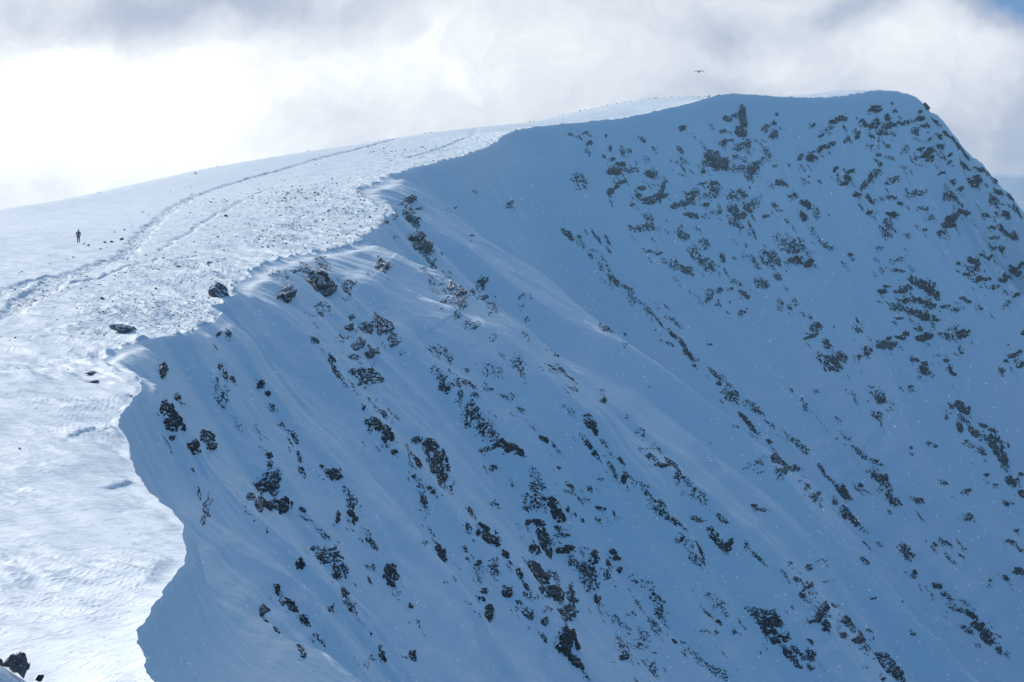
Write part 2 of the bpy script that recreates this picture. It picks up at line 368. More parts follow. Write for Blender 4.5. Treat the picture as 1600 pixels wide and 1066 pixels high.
# ------------------------------------------------------------------ mesh output
def tag(o, label=None, cat=None, group=None, kind=None):
    if label: o['label'] = label
    if cat: o['category'] = cat
    if group: o['group'] = group
    if kind: o['kind'] = kind
    return o
def grid_mesh(name, X, Y, Z, mat, flip=False, attrs=None):
    nr, nc = X.shape
    co = np.stack([X, Y, Z], -1).reshape(-1, 3).astype(np.float32)
    i = np.arange(nr-1)[:,None]*nc + np.arange(nc-1)[None,:]
    q = np.stack([i, i+1, i+nc+1, i+nc], -1).reshape(-1, 4)
    if flip: q = q[:,::-1]
    return raw_mesh(name, co, q.astype(np.int32), mat, True, attrs)
def raw_mesh(name, co, faces, mat, smooth=True, attrs=None):
    me = bpy.data.meshes.new(name)
    me.vertices.add(len(co)); me.vertices.foreach_set('co', np.ascontiguousarray(co, np.float32).ravel())
    k = faces.shape[1]; nf = len(faces)
    me.loops.add(nf*k); me.loops.foreach_set('vertex_index', np.ascontiguousarray(faces, np.int32).ravel())
    me.polygons.add(nf); me.polygons.foreach_set('loop_start', np.arange(0, nf*k, k, dtype=np.int32))
    me.polygons.foreach_set('loop_total', np.full(nf, k, np.int32)) if False else None
    me.polygons.foreach_set('use_smooth', np.full(nf, smooth))
    for n, a in (attrs or {}).items():
        at = me.attributes.new(n, 'FLOAT', 'POINT'); at.data.foreach_set('value', np.ascontiguousarray(a, np.float32).ravel())
    me.update(calc_edges=True)
    if mat: me.materials.append(mat)
    o = bpy.data.objects.new(name, me); COL.objects.link(o)
    return o

# ------------------------------------------------------------------ materials
def new_mat(name):
    m = bpy.data.materials.new(name); m.use_nodes = True; t = NT(m.node_tree); t.n.clear()
    out = t.new('ShaderNodeOutputMaterial'); b = t.new('ShaderNodeBsdfPrincipled'); t.l.new(b.outputs[0], out.inputs[0])
    return m, t, b
def snow_mat(name, plateau):
    m, t, b = new_mat(name)
    geo = t.new('ShaderNodeNewGeometry'); pos = geo.outputs['Position']
    b.inputs['Base Color'].default_value = (.735, .865, .95, 1)
    b.inputs['Roughness'].default_value = .65; b.inputs['Specular IOR Level'].default_value = .25
    if plateau:
        v = t.vmap(pos, rot=(0,0,R(42)), scale=(.35, 1.5, 1))
        h = t.math('ADD', t.math('MULTIPLY', t.noise(v, 1.6, 7, .66), .062), t.math('MULTIPLY', t.noise(pos, 9, 3, .6), .008))
        h = t.math('ADD', h, t.math('MULTIPLY', t.ramp(t.noise(t.vmap(v, loc=(5,2,1)), 2.6, 4, .6, .4), .52, .60), .03))
        at = t.new('ShaderNodeAttribute', attribute_name='rough').outputs['Fac']
        h = t.math('ADD', h, t.math('MULTIPLY', at, t.math('MULTIPLY', t.noise(t.vmap(pos, scale=(1,.8,1)), 2.2, 4, .7), .34)))
        bp = t.new('ShaderNodeBump'); bp.inputs['Strength'].default_value = .8; bp.inputs['Distance'].default_value = 1.0
        t.put(bp.inputs['Height'], h); t.l.new(bp.outputs[0], b.inputs['Normal'])
    else:
        h = t.math('ADD', t.math('MULTIPLY', t.noise(pos, .9, 6, .62), .12), t.math('MULTIPLY', t.noise(pos, .15, 3, .5), .5))
        bp = t.new('ShaderNodeBump'); bp.inputs['Strength'].default_value = .8; bp.inputs['Distance'].default_value = 1.0
        t.put(bp.inputs['Height'], h); t.l.new(bp.outputs[0], b.inputs['Normal'])
    return m
M_PLAT = snow_mat('plateau_snow', True); M_FACE = snow_mat('face_snow', False)
tag(grid_mesh('snow_plateau', XP, YP, ZP, M_PLAT, True, {'rough': np.maximum(rough, track)}), kind='structure')
tag(grid_mesh('mountain_face', XF, YF, ZF, M_FACE, False), kind='structure')
# valley floor out to the horizon
gx, gy = np.meshgrid(np.linspace(-6000, 6000, 61), np.linspace(-5000, 9000, 71), indexing='ij')
gz = -193 + 6*fbm(gx*.002, gy*.002, 3, 200)*0
M_MOOR, t_, b_ = new_mat('moor')
b_.inputs['Base Color'].default_value = (.05,.048,.035,1); b_.inputs['Roughness'].default_value = .9
t_.put(b_.inputs['Base Color'], t_.mix(t_.ramp(t_.noise(t_.new('ShaderNodeNewGeometry').outputs['Position'], .004, 6), .4, .7), (.035,.04,.03,1), (.09,.08,.06,1)))
tag(grid_mesh('ground', gx, gy, gz, M_MOOR, True), kind='structure')
# the next hill, seen past the right shoulder
hx, hy = np.meshgrid(np.linspace(-500, 1500, 161), np.linspace(820, 2200, 111), indexing='ij')
crest = 104 - 0.06*(hx-240)
hz = crest - np.where(hy < 1150, .44, .33)*np.abs(hy-1150) + 8*fbm(hx*.006, hy*.006, 4, 210) - 18*sstep(240, -200, hx)*6
tag(grid_mesh('hill', hx, hy, np.maximum(hz, -194), M_FACE, True), kind='structure')

# ------------------------------------------------------------------ rock materials
def rock_mat(name, base, dust, scale=1.0, rust=0.0):
    m, t, b = new_mat(name)
    geo = t.new('ShaderNodeNewGeometry'); pos = geo.outputs['Position']
    n = t.noise(pos, 2.2*scale, 6, .65); n2 = t.noise(t.vmap(pos, rot=(.3,.5,0), scale=(1,1,4)), 3.0*scale, 4, .6)
    c = t.mix(t.ramp(n, .35, .68), (*[x*.55 for x in base], 1), (*[x*1.7 for x in base], 1))
    if rust: c = t.mix(t.math('MULTIPLY', t.ramp(n2, .52, .64), rust), c, (.16, .055, .03, 1))
    s = t.new('ShaderNodeSeparateXYZ'); t.l.new(geo.outputs['Normal'], s.inputs[0])
    f = t.math('ADD', s.outputs[2], t.math('MULTIPLY', t.math('SUBTRACT', t.noise(pos, 3.5*scale, 5, .7), .5), .9))
    f = t.ramp(f, dust, dust+.07)                        # wind-blown snow lodged where the rock lies flat
    t.put(b.inputs['Base Color'], t.mix(f, c, (.78, .86, .95, 1)))
    b.inputs['Roughness'].default_value = .85
    bp = t.new('ShaderNodeBump'); bp.inputs['Strength'].default_value = .9; bp.inputs['Distance'].default_value = .25/scale
    t.put(bp.inputs['Height'], t.math('ADD', n, t.math('MULTIPLY', n2, .6))); t.l.new(bp.outputs[0], b.inputs['Normal'])
    return m
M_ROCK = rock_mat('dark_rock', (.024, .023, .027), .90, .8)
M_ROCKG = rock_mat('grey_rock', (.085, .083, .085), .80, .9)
M_BOULD = rock_mat('boulder_rock', (.085, .083, .085), .22, 1.0)
M_LICH = rock_mat('lichened_rock', (.17, .175, .19), .80, 5.0, .9)
M_STONE = rock_mat('stone', (.06, .06, .066), .86, 4.0)

# ------------------------------------------------------------------ outcrops of rock on the face
fpx = 800 + XF/np.maximum(YF, 5)*FPX; fpy = 533 - ZF/np.maximum(YF, 5)*FPX
i0 = 60; sub = 2
Lpx, Lpy, Ld = fpx[i0::sub, ::sub].astype(np.float32), fpy[i0::sub, ::sub].astype(np.float32), YF[i0::sub, ::sub].astype(np.float32)
def face_at(px, py):
    q = np.abs(Lpx-px) + np.abs(Lpy-py)
    mn = q.min(); m = q < mn+2.5
    dd = np.where(m, Ld + q*.5, 1e9); k = int(np.argmin(dd)); r, c = divmod(k, Lpx.shape[1])
    return i0+r*sub, c*sub
PF = np.stack([XF, YF, ZF], -1)
dr_ = np.gradient(PF, axis=0); dc_ = np.gradient(PF, axis=1)
NF = np.cross(dc_, dr_); NF /= np.linalg.norm(NF, axis=-1, keepdims=True)+1e-9
if NF[900, 300, 2] < 0: NF = -NF
def bil(G, r, c):
    r = np.clip(r, 0, G.shape[0]-1.001); c = np.clip(c, 0, G.shape[1]-1.001)
    i = r.astype(int); j = c.astype(int); a = (r-i)[...,None]; b = (c-j)[...,None]
    return (G[i,j]*(1-a)+G[i+1,j]*a)*(1-b) + (G[i,j+1]*(1-a)+G[i+1,j+1]*a)*b
def outcrop(px, py, ln, wd_, ang, cover, frag, seed):
    """bedrock breaking through the snow: tilted angular blocks, standing out of the slope round one point of the face"""
    g_ = np.random.default_rng(seed)
    if cover < .82: frag = max(2.6, frag*.78)
    r0, c0 = face_at(px, py); c0 = max(c0, 3)
    h = 10
    ra, rb = max(r0-h, i0), min(r0+h, NR-1); ca, cb = max(c0-h, 1), min(c0+h, CFd-1)
    D = YF[r0, c0]; mpp = D/FPX
    Jr = (PF[rb, c0]-PF[ra, c0])/(rb-ra); Jc = (PF[r0, cb]-PF[r0, ca])/(cb-ca)
    def img(J): return np.array([J[0]/D - PF[r0,c0,0]*J[1]/D/D, -(J[2]/D - PF[r0,c0,2]*J[1]/D/D)])*FPX
    M = np.stack([img(Jr), img(Jc)], 1)
    # a slope seen almost edge-on: stop the patch from growing far along the line of sight
    Um, Sm, Vm = np.linalg.svd(M); Sm = np.maximum(Sm, .22*Sm[0]); Mi = Vm.T @ np.diag(1/Sm) @ Um.T
    step = .7 if max(ln, wd_) > 9 else .6
    a = np.radians(ang); ca_, sa_ = np.cos(a), np.sin(a)
    lx, ly = ln*.62+2, wd_*.62+2
    nu, nv = int(2*lx/step)+2, int(2*ly/step)+2
    u, v = np.meshgrid(np.linspace(-lx, lx, nu), np.linspace(-ly, ly, nv), indexing='ij')
    # ragged blocks
    st = 2.1
    nc = int(np.clip(4*lx*ly*1.5/(frag*frag/st*.62)+6, 8, 420))
    cu, cv = g_.uniform(-lx, lx, nc), g_.uniform(-ly, ly, nc)
    if frag >= .8*wd_: cu[0], cv[0] = 0, 0
    ju = u + .22*frag*vnoise(u/frag*1.7+seed, v/frag*1.7, 5); jv = v + .22*frag*vnoise(u/frag*1.7, v/frag*1.7+seed, 6)
    d2 = ((ju[...,None]-cu)/st)**2 + (jv[...,None]-cv)**2
    k = np.argmin(d2, -1)
    hb = g_.uniform(-1, 1, nc); hb[0] = abs(hb[0])
    tu, tv = g_.normal(0, .32, nc), g_.normal(0, .5, nc)
    q = np.sqrt((u/(ln*.5))**2 + (v/(wd_*.5))**2) + .28*vnoise(u/(.35*wd_+3)+seed*1.3, v/(.35*wd_+3), 8)
    hgt = hb[k] + (tu[k]*(ju-cu[k]) + tv[k]*(jv-cv[k]))/frag - (1-2*cover) + .35*vnoise(u/frag*2.6, v/frag*2.6+seed, 9) + .45*vnoise(u*.9, v*.9+seed, 10)*(1.15-cover)/.4
    hgt -= 1.7*np.clip(q-.62, 0, 3)
    hgt = np.where(q > 1.12, -1.5, hgt)
    keep = hgt > -.12
    fk = keep[:-1,:-1]|keep[1:,:-1]|keep[:-1,1:]|keep[1:,1:]
    ii, jj = np.nonzero(fk)
    if len(ii) == 0: return None
    du = u*ca_ - v*sa_; dv = u*sa_ + v*ca_
    rr = r0 + Mi[0,0]*du + Mi[0,1]*dv; cc = c0 + Mi[1,0]*du + Mi[1,1]*dv
    P = bil(PF, rr, cc); N = bil(NF, rr, np.maximum(cc, 4.0))
    H = (.42*frag+.5)*mpp*(1.25 if px > 1425+(py-150)*.7 and py < 340 else 1)
    P = P + N*(np.tanh(hgt*1.2)*H - .02)[...,None] + np.array([0,0,-1])*(np.clip(-hgt, 0, 1)*H*.3)[...,None]
    idx = -np.ones(u.shape, int); used = np.zeros(u.shape, bool)
    for a_, b_ in ((0,0),(1,0),(1,1),(0,1)): used[ii+a_, jj+b_] = True
    idx[used] = np.arange(used.sum())
    f = np.stack([idx[ii,jj], idx[ii+1,jj], idx[ii+1,jj+1], idx[ii,jj+1]], -1)
    n3 = np.cross(P[ii[0]+1,jj[0]]-P[ii[0],jj[0]], P[ii[0],jj[0]+1]-P[ii[0],jj[0]])
    if n3 @ N[ii[0],jj[0]] < 0: f = f[:,::-1]
    return P[used], f, float(keep.sum()*step*step)

ROCKS = """253,576,18,9,65,.95,9;276,621,11,8,60,.95,8;262,640,30,22,40,.85,13;272,658,34,24,50,.9,14;268,684,10,6,10,.9,6;265,697,26,5,65,.5,5;324,680,26,16,20,.85,11;313,697,24,16,50,.95,12;331,696,20,13,10,.9,10;303,735,7,5,50,.9,5;310,772,22,5,65,.6,5;322,797,24,8,70,.8,7
342,519,9,4,85,.9,4;358,520,15,5,65,.9,5;337,541,12,4,60,.9,4;351,580,38,14,70,.6,8;363,594,11,8,50,.8,6;340,594,12,6,80,.8,6;346,618,44,16,65,.5,6;362,655,22,4,50,.5,4;378,667,18,4,45,.4,4;402,672,30,12,65,.3,4;415,704,30,12,40,.35,4;422,711,13,12,0,.95,10;418,727,16,7,80,.8,6;432,740,20,14,45,.5,5;408,758,34,24,-40,.75,13;424,756,24,20,50,.7,10;392,776,16,12,0,.85,9;413,785,26,22,20,.95,14;438,788,26,22,50,.9,14;428,764,20,10,50,.6,8;470,797,13,6,45,.9,6;484,815,16,3,50,.6,3;508,836,26,10,45,.6,6;492,856,13,8,0,.8,6;516,868,32,20,20,.75,8;531,892,28,16,70,.8,9;538,924,26,10,70,.9,9;552,950,24,9,60,.8,8;566,970,14,5,55,.4,3;469,880,18,8,60,.9,8;580,990,9,5,50,.7,4;516,950,12,7,80,.85,6
410,602,14,7,70,.9,7;417,615,11,5,60,.9,5;428,637,16,5,70,.8,5;441,664,15,4,60,.6,4;461,681,26,6,60,.8,6;454,690,22,5,60,.6,4;467,717,18,8,75,.8,7;474,736,20,9,60,.7,7;507,728,7,5,60,.9,5;518,741,22,18,50,.85,9;541,768,20,8,55,.6,5;547,785,24,14,70,.7,6;549,802,30,14,70,.9,10;528,810,15,8,85,.95,8;564,800,22,4,60,.4,3;573,833,20,10,55,.5,5;582,850,28,9,45,.85,6;528,846,12,4,60,.7,4
610,900,34,20,75,.9,12;583,887,11,4,70,.9,4;576,908,13,5,70,.9,5;620,925,26,14,60,.35,5;641,945,10,6,60,.9,6;654,975,22,8,60,.6,5;597,1022,28,12,75,.85,9;646,1022,18,9,55,.9,9;560,1032,20,8,60,.4,4
434,923,20,8,70,.97,9;452,945,34,14,35,.85,10;475,970,24,12,45,.85,9;499,1000,30,8,50,.75,7;412,952,16,10,60,.97,10;416,967,13,7,60,.95,8;432,985,12,9,40,.97,9;472,1018,22,9,60,.9,8;398,985,46,10,60,.3,4;493,1040,14,4,45,.5,4
430,425,24,14,-40,.4,5;457,423,20,8,-20,.7,6;478,415,24,14,0,.5,6;503,410,34,24,60,.5,6;500,442,44,24,42,.97,24;542,447,24,18,60,.65,7;448,459,28,19,-45,.93,20;497,484,26,14,70,.6,6;515,480,13,3,75,.8,3;494,531,14,12,0,.85,9;519,560,18,10,60,.8,8;524,580,30,14,60,.7,8;549,495,12,5,85,.9,6;549,510,12,11,0,.97,11;534,525,11,8,40,.9,7;573,508,18,14,70,.85,10;597,508,36,28,40,.85,15;614,532,22,12,45,.8,8;560,537,20,14,50,.75,9;581,549,22,16,30,.9,15;556,558,14,10,0,.8,7;554,582,18,10,30,.8,8;577,588,36,26,10,.7,9;550,598,20,8,50,.4,4;580,625,20,6,55,.6,4;571,636,7,5,0,.9,5;600,645,22,12,60,.6,7;585,660,26,18,30,.85,11;605,678,24,18,50,.92,15;601,692,17,5,55,.9,5;617,652,30,5,45,.5,4;616,708,9,6,40,.9,6;652,688,16,8,20,.8,7;636,695,16,12,0,.35,4;645,712,34,22,40,.4,5;653,722,16,10,60,.9,8
671,694,24,16,30,.8,9;675,710,36,16,65,.7,9;688,728,44,20,65,.88,12;678,735,13,11,0,.9,8;690,755,24,14,60,.6,7;702,763,11,8,60,.9,7;648,741,7,5,0,.9,5;662,779,18,9,75,.9,8;681,767,7,6,0,.9,6;669,763,8,5,30,.9,5;674,830,20,5,50,.5,4;668,847,14,6,10,.7,5;690,863,32,11,65,.92,11;680,845,20,4,40,.5,4;715,888,18,4,55,.4,3;705,912,14,4,50,.5,3;672,797,20,5,45,.3,3
737,800,26,10,60,.7,7;734,822,18,10,40,.7,6;756,825,18,14,40,.95,11;766,839,32,13,30,.95,11;746,833,10,10,60,.9,8;777,838,22,4,55,.8,4;790,866,17,12,50,.93,9;799,879,7,5,40,.9,5;812,897,15,10,50,.93,9;823,917,22,6,55,.9,6;731,858,11,5,60,.8,5;735,872,7,5,0,.9,5;744,881,10,9,0,.9,8;768,890,34,10,60,.65,6;750,895,32,22,45,.35,4;747,908,18,5,60,.7,4;754,924,16,9,-20,.85,8;750,937,10,8,40,.9,7;764,958,28,12,80,.93,10;795,922,19,14,20,.9,10;825,932,28,8,30,.6,5;807,942,15,6,50,.7,5;822,960,22,16,50,.75,7;843,985,20,5,60,.5,4;851,998,18,6,60,.8,5;850,965,14,8,50,.8,7;858,952,18,6,20,.5,4
833,788,40,30,50,.6,7;833,761,20,12,60,.7,6;833,740,30,16,55,.45,4;842,756,40,10,60,.5,4;825,815,16,8,0,.93,8;843,815,17,10,20,.9,8;864,784,20,12,60,.9,9;871,802,30,13,60,.93,10;875,824,13,7,50,.85,6;889,794,9,6,70,.97,6;848,838,36,16,60,.8,8;836,855,22,13,60,.9,9;854,854,34,20,70,.9,10;862,842,20,14,30,.4,5;887,857,21,14,-25,.97,13;882,838,26,10,10,.5,5;833,889,26,15,50,.97,13;846,903,24,17,60,.97,13
866,900,26,14,50,.55,6;855,922,22,13,60,.9,9;872,929,28,20,30,.95,13;896,925,22,12,80,.85,9;896,938,14,10,60,.85,7;892,958,32,14,80,.93,11;881,957,17,8,50,.85,7;902,880,34,16,40,.65,6;924,871,22,13,60,.9,8;931,863,11,8,10,.9,7;918,892,30,16,60,.75,7;920,909,32,24,60,.65,7;934,938,17,7,65,.95,7;939,954,22,4,65,.5,3;904,862,28,14,10,.3,3;958,863,11,9,0,.97,9;964,871,11,10,0,.97,9;956,880,17,14,60,.8,8;971,891,10,9,0,.93,8;945,898,18,10,70,.65,6
886,984,20,20,60,.65,6;889,1005,36,26,55,.98,26;902,1031,30,10,45,.97,12;994,909,46,12,45,.4,4;1024,938,52,9,55,.6,5;1030,957,20,10,60,.7,5;1026,979,32,22,50,.55,5;1042,972,30,8,60,.5,4;1053,999,9,8,60,.97,8;999,943,26,12,50,.5,5;974,979,34,10,40,.5,4;1006,993,32,12,55,.5,4;974,1009,42,30,40,.5,4;974,1028,11,10,0,.97,9;999,1006,30,20,40,.4,4;1019,1049,30,14,60,.65,5;994,1058,15,6,60,.8,5;962,965,9,3,45,.9,3;911,1051,14,6,30,.6,4;918,1061,12,4,60,.7,4;1089,1022,54,9,40,.4,3;1065,1010,26,5,45,.3,3
673,547,9,3,45,.8,3;684,552,40,6,35,.4,3;700,561,18,10,60,.5,4;686,541,18,3,40,.4,3;684,580,40,12,45,.5,4;693,597,30,8,50,.7,5;704,579,14,6,45,.4,3;728,580,8,7,80,.7,5;709,586,20,3,30,.3,3;707,609,10,5,70,.95,6;718,613,40,6,60,.6,4;734,600,40,12,20,.55,4;743,618,16,8,30,.7,4;736,638,34,14,55,.7,5;752,654,44,10,55,.55,4;760,668,34,14,50,.6,5;772,681,24,10,50,.6,4;765,647,26,5,30,.3,3;800,697,34,12,35,.88,8;812,708,12,8,60,.97,8;765,701,22,9,-10,.7,6;770,733,17,9,0,.75,7;800,759,11,5,80,.7,5;778,786,7,4,30,.9,4;767,607,9,6,0,.9,6;761,566,14,6,0,.4,3;776,584,26,18,40,.4,4;790,620,26,6,25,.4,3;815,640,16,12,40,.4,3;837,669,20,6,40,.5,4;852,685,16,10,30,.93,8;873,705,20,8,50,.4,3;873,732,9,6,0,.85,6;889,759,22,8,20,.75,6;898,770,16,10,0,.4,4
642,312,14,11,-60,.95,12;636,337,24,12,60,.85,9;646,328,16,7,60,.7,6;651,345,9,8,0,.85,6;657,381,40,20,60,.97,20;673,404,40,16,55,.8,8;669,389,17,8,80,.85,8;664,423,16,10,50,.5,5;673,434,14,4,60,.6,4;684,454,24,5,60,.4,3;694,470,20,8,70,.65,5;597,415,32,15,60,.93,14;707,443,16,10,70,.85,8;711,456,26,6,50,.6,4;723,453,14,12,20,.93,11;722,469,32,20,60,.65,6;737,454,10,8,0,.85,7;751,439,20,12,70,.85,8;759,465,10,7,0,.93,8;770,467,12,6,50,.5,4;702,431,11,4,40,.8,4;690,395,7,3,60,.8,3;713,324,4,4,0,.97,4;744,300,13,7,10,.5,4;799,317,14,9,-60,.8,7;738,367,4,3,0,.97,4;600,344,9,5,80,.9,5;620,332,11,4,80,.8,4
799,557,30,14,60,.7,5;810,573,40,16,50,.45,4;842,597,15,7,50,.93,7;864,613,24,5,35,.55,4;882,629,30,8,35,.5,4;888,647,18,8,-10,.75,6;788,539,20,5,45,.4,3;770,528,14,5,40,.5,4;734,505,30,5,25,.5,3;716,487,26,5,45,.6,4;867,573,26,16,20,.6,5;878,574,20,8,50,.6,5;891,588,18,4,40,.6,3;774,485,16,7,60,.5,4;833,498,9,5,30,.7,4;816,463,10,6,-20,.6,4;823,525,5,4,0,.9,4;858,545,20,4,0,.3,3
903,643,20,8,60,.85,6;920,659,28,12,60,.85,7;931,671,18,6,70,.95,7;907,675,13,8,60,.85,6;924,695,20,7,45,.85,6;932,706,11,7,40,.8,5;940,717,20,6,50,.4,3;945,693,24,6,50,.6,4;958,704,19,10,55,.88,7;967,720,19,5,50,.9,5;952,733,36,8,60,.65,4;960,746,16,12,40,.4,4;971,749,13,8,80,.97,10;947,750,9,4,30,.85,4;986,742,28,7,45,.55,3;1002,758,30,5,35,.5,3;1017,771,24,5,55,.75,4;1029,787,18,7,50,.75,5;1044,803,32,9,50,.75,5;1056,814,18,8,50,.75,5;893,760,24,6,20,.5,4;920,783,26,8,30,.4,3;934,795,13,7,20,.9,7;901,805,8,5,40,.9,5;941,811,9,6,30,.85,5;959,803,10,3,75,.9,4;914,814,14,6,30,.8,5;916,763,7,5,0,.85,4;928,764,7,4,0,.85,4
993,663,40,5,45,.4,3;1006,677,16,4,55,.55,3;1015,691,15,9,40,.85,5;1029,702,20,4,40,.5,3;1042,715,28,6,50,.85,4;1058,733,36,5,52,.85,4;1071,753,30,6,50,.55,4;1092,774,40,8,48,.55,4;1114,794,30,7,50,.75,4;1128,810,26,7,48,.75,4;1006,702,11,5,20,.75,4;1016,713,17,7,35,.75,5;1034,726,15,7,25,.85,6;1093,812,19,8,25,.75,5;900,608,16,8,40,.5,4;944,622,7,4,50,.9,4;1015,599,4,3,0,.9,3
1069,845,15,7,80,.85,7;1081,855,20,4,70,.5,4;1096,859,28,10,70,.9,8;1088,875,30,14,40,.55,5;1101,882,13,4,70,.7,4;1067,827,20,5,45,.65,4;1120,841,42,10,55,.8,6;1129,827,15,9,20,.9,7;1136,852,18,10,90,.97,10;1146,832,30,7,48,.65,4;1159,845,26,6,50,.9,5;1187,871,42,6,42,.8,4;1222,894,18,4,48,.55,3
1118,938,40,12,40,.4,3;1106,957,28,7,35,.75,5;1121,973,11,6,30,.9,6;1121,986,9,5,30,.9,5;1136,958,16,6,50,.6,4;1157,972,13,9,50,.6,5;1165,981,14,6,45,.65,4;1175,951,24,8,30,.65,4;1196,965,36,20,40,.8,7;1208,979,24,20,60,.93,10;1222,998,18,14,50,.97,11;1203,991,11,6,40,.85,5;1219,973,16,5,50,.7,4;1235,991,16,5,50,.7,4;1249,1014,30,6,50,.85,5;1264,1028,22,16,50,.8,6;1269,1041,14,7,50,.8,5;1233,1023,28,8,50,.88,7;1249,1038,20,6,40,.85,5;1229,1012,20,6,50,.5,4;1131,1023,26,4,45,.5,3;1192,1023,13,6,40,.65,4;1097,1032,60,12,38,.35,3;1129,1051,36,10,38,.65,4;1099,982,16,7,30,.5,4
1247,905,17,7,20,.85,5;1237,878,9,5,20,.7,4;1264,885,13,12,0,.6,5;1268,913,8,5,0,.93,6;1255,926,11,9,60,.8,6;1266,925,8,6,80,.7,4;1291,947,20,14,-35,.95,11;1305,946,15,8,30,.75,5;1275,963,11,10,50,.8,6;1291,961,22,10,0,.6,5;1290,977,17,11,40,.93,9;1275,942,26,14,0,.3,4;1269,1000,14,6,40,.8,5;1324,964,20,9,60,.97,9;1312,973,11,9,0,.5,4;1325,991,12,7,50,.85,6;1287,875,13,5,30,.65,4;1295,908,20,4,0,.4,3
1333,972,20,4,60,.85,4;1350,994,18,10,50,.93,8;1358,1009,18,8,40,.75,5;1373,1024,16,7,30,.85,6;1385,1035,32,17,30,.75,6;1389,1047,8,7,0,.97,7;1405,1052,20,9,55,.95,8;1380,1059,7,5,0,.95,5;1414,1062,11,4,50,.8,4;1358,987,15,3,30,.85,3;1415,864,36,16,52,.65,4;1432,895,9,7,60,.9,6;1423,900,24,14,30,.3,4;1466,914,17,9,40,.85,6;1478,933,24,9,45,.65,4;1487,949,18,9,30,.5,4;1505,952,26,6,25,.75,4;1517,963,24,6,50,.95,5;1531,979,26,8,40,.93,6;1545,996,26,12,55,.88,6;1561,1016,15,5,50,.75,4;1510,984,30,10,35,.6,4;1512,942,26,4,45,.55,3;1549,979,16,3,45,.5,3;1462,850,11,5,40,.8,4;1479,850,24,8,30,.75,5;1501,867,15,4,40,.85,4;1481,868,18,10,30,.3,3;1500,847,11,6,30,.4,3;1575,901,13,7,40,.93,7;1592,894,16,10,20,.9,8;1545,905,7,4,0,.9,4;1579,845,18,5,20,.85,5;1589,829,9,5,-20,.85,4;1594,858,7,4,0,.9,4;1492,1058,18,8,30,.65,4;1429,989,12,4,40,.65,3;1352,847,13,5,20,.65,4;1353,875,19,5,50,.75,4;1413,940,5,4,0,.9,4;1365,935,6,3,0,.8,3
1503,636,30,14,35,.93,8;1488,634,11,7,0,.9,6;1506,654,24,10,40,.65,5;1500,668,15,7,70,.93,7;1524,675,22,14,30,.8,6;1535,663,16,6,30,.85,5;1554,672,15,6,20,.85,5;1555,692,42,20,30,.78,7;1564,712,32,14,55,.97,8;1533,704,20,14,30,.6,5;1573,724,11,3,40,.8,3;1582,750,24,16,30,.85,7;1596,741,12,6,10,.85,5;1596,771,16,9,30,.93,8;1569,733,14,5,50,.5,3;1480,650,8,8,40,.5,4;1509,686,5,4,0,.95,4
1373,620,34,18,50,.6,5;1379,626,14,8,40,.9,7;1371,652,24,16,30,.55,4;1325,611,30,8,40,.25,3;1422,605,9,4,10,.93,4;1445,583,16,6,10,.65,4;1488,584,11,5,10,.85,5;1452,691,10,4,10,.9,4;1463,697,9,4,-10,.85,4;1425,701,6,4,40,.97,5;1479,751,13,5,20,.75,4;1508,767,18,7,-10,.75,5;1542,744,9,5,20,.85,4;1555,757,11,4,0,.85,4;1573,784,9,3,20,.9,4;1582,787,7,4,20,.93,4;1434,783,18,9,20,.8,5;1439,805,20,5,50,.5,4;1515,807,16,12,20,.65,4;1310,654,5,3,60,.7,3;1256,633,5,4,0,.9,3
1346,706,50,5,45,.65,3;1366,724,26,5,38,.65,3;1373,748,24,10,30,.95,7;1384,758,34,8,55,.65,4;1395,776,30,9,45,.75,5;1408,784,12,4,60,.7,4;1346,759,9,6,30,.93,6;1357,767,26,6,30,.3,3;1323,686,16,4,20,.55,3;1275,648,50,3,45,.35,3;1249,697,34,9,45,.65,4;1245,731,16,6,45,.85,5;1262,758,14,3,45,.85,3;1277,774,12,8,30,.9,6;1283,731,20,7,50,.65,4;1298,747,34,7,45,.65,4;1317,769,28,10,50,.88,7;1304,780,18,6,60,.65,4;1325,796,22,8,40,.75,4;1321,805,9,6,50,.93,5;1337,812,26,9,50,.88,5
1119,587,34,6,48,.65,3;1124,597,9,6,30,.85,5;1140,602,14,5,45,.75,4;1150,613,9,4,30,.93,5;1141,620,34,20,40,.55,4;1177,636,46,8,42,.65,3;1200,658,13,3,40,.7,3;1164,652,32,9,45,.85,5;1175,665,24,8,50,.85,5;1182,674,11,5,50,.8,4;1148,681,13,8,40,.65,4;1202,690,11,6,30,.85,5;1211,706,24,6,55,.45,3;1222,715,30,10,48,.93,5;1231,729,26,8,60,.85,5;1222,738,20,12,50,.5,4;1186,724,26,14,-10,.25,3;1231,681,30,5,42,.5,3;1186,794,26,6,15,.65,4;1178,792,9,5,0,.93,5;1074,644,34,4,5,.25,3;1150,664,20,8,30,.25,3
947,418,15,4,60,.65,4;963,438,30,10,50,.85,5;977,450,30,6,40,.75,4;988,470,28,10,30,.5,3;1013,488,28,9,45,.65,4;1029,504,26,4,50,.75,3;1051,522,18,6,50,.85,4;1065,538,26,5,52,.9,4;1078,551,26,5,48,.93,4;1047,535,20,5,30,.65,4;1084,569,9,5,30,.8,4;1058,506,22,3,40,.6,3;1040,478,13,3,40,.6,3;954,515,28,9,52,.8,5;977,521,7,4,0,.85,4;979,538,18,8,40,.3,3;1110,536,6,3,0,.9,3;934,369,30,8,50,.75,5;952,374,20,6,60,.75,5;950,391,16,6,60,.65,4;941,408,11,4,60,.8,4;925,398,14,6,40,.75,4;914,382,14,8,50,.6,4;889,367,24,12,40,.93,8;905,371,8,6,50,.8,5
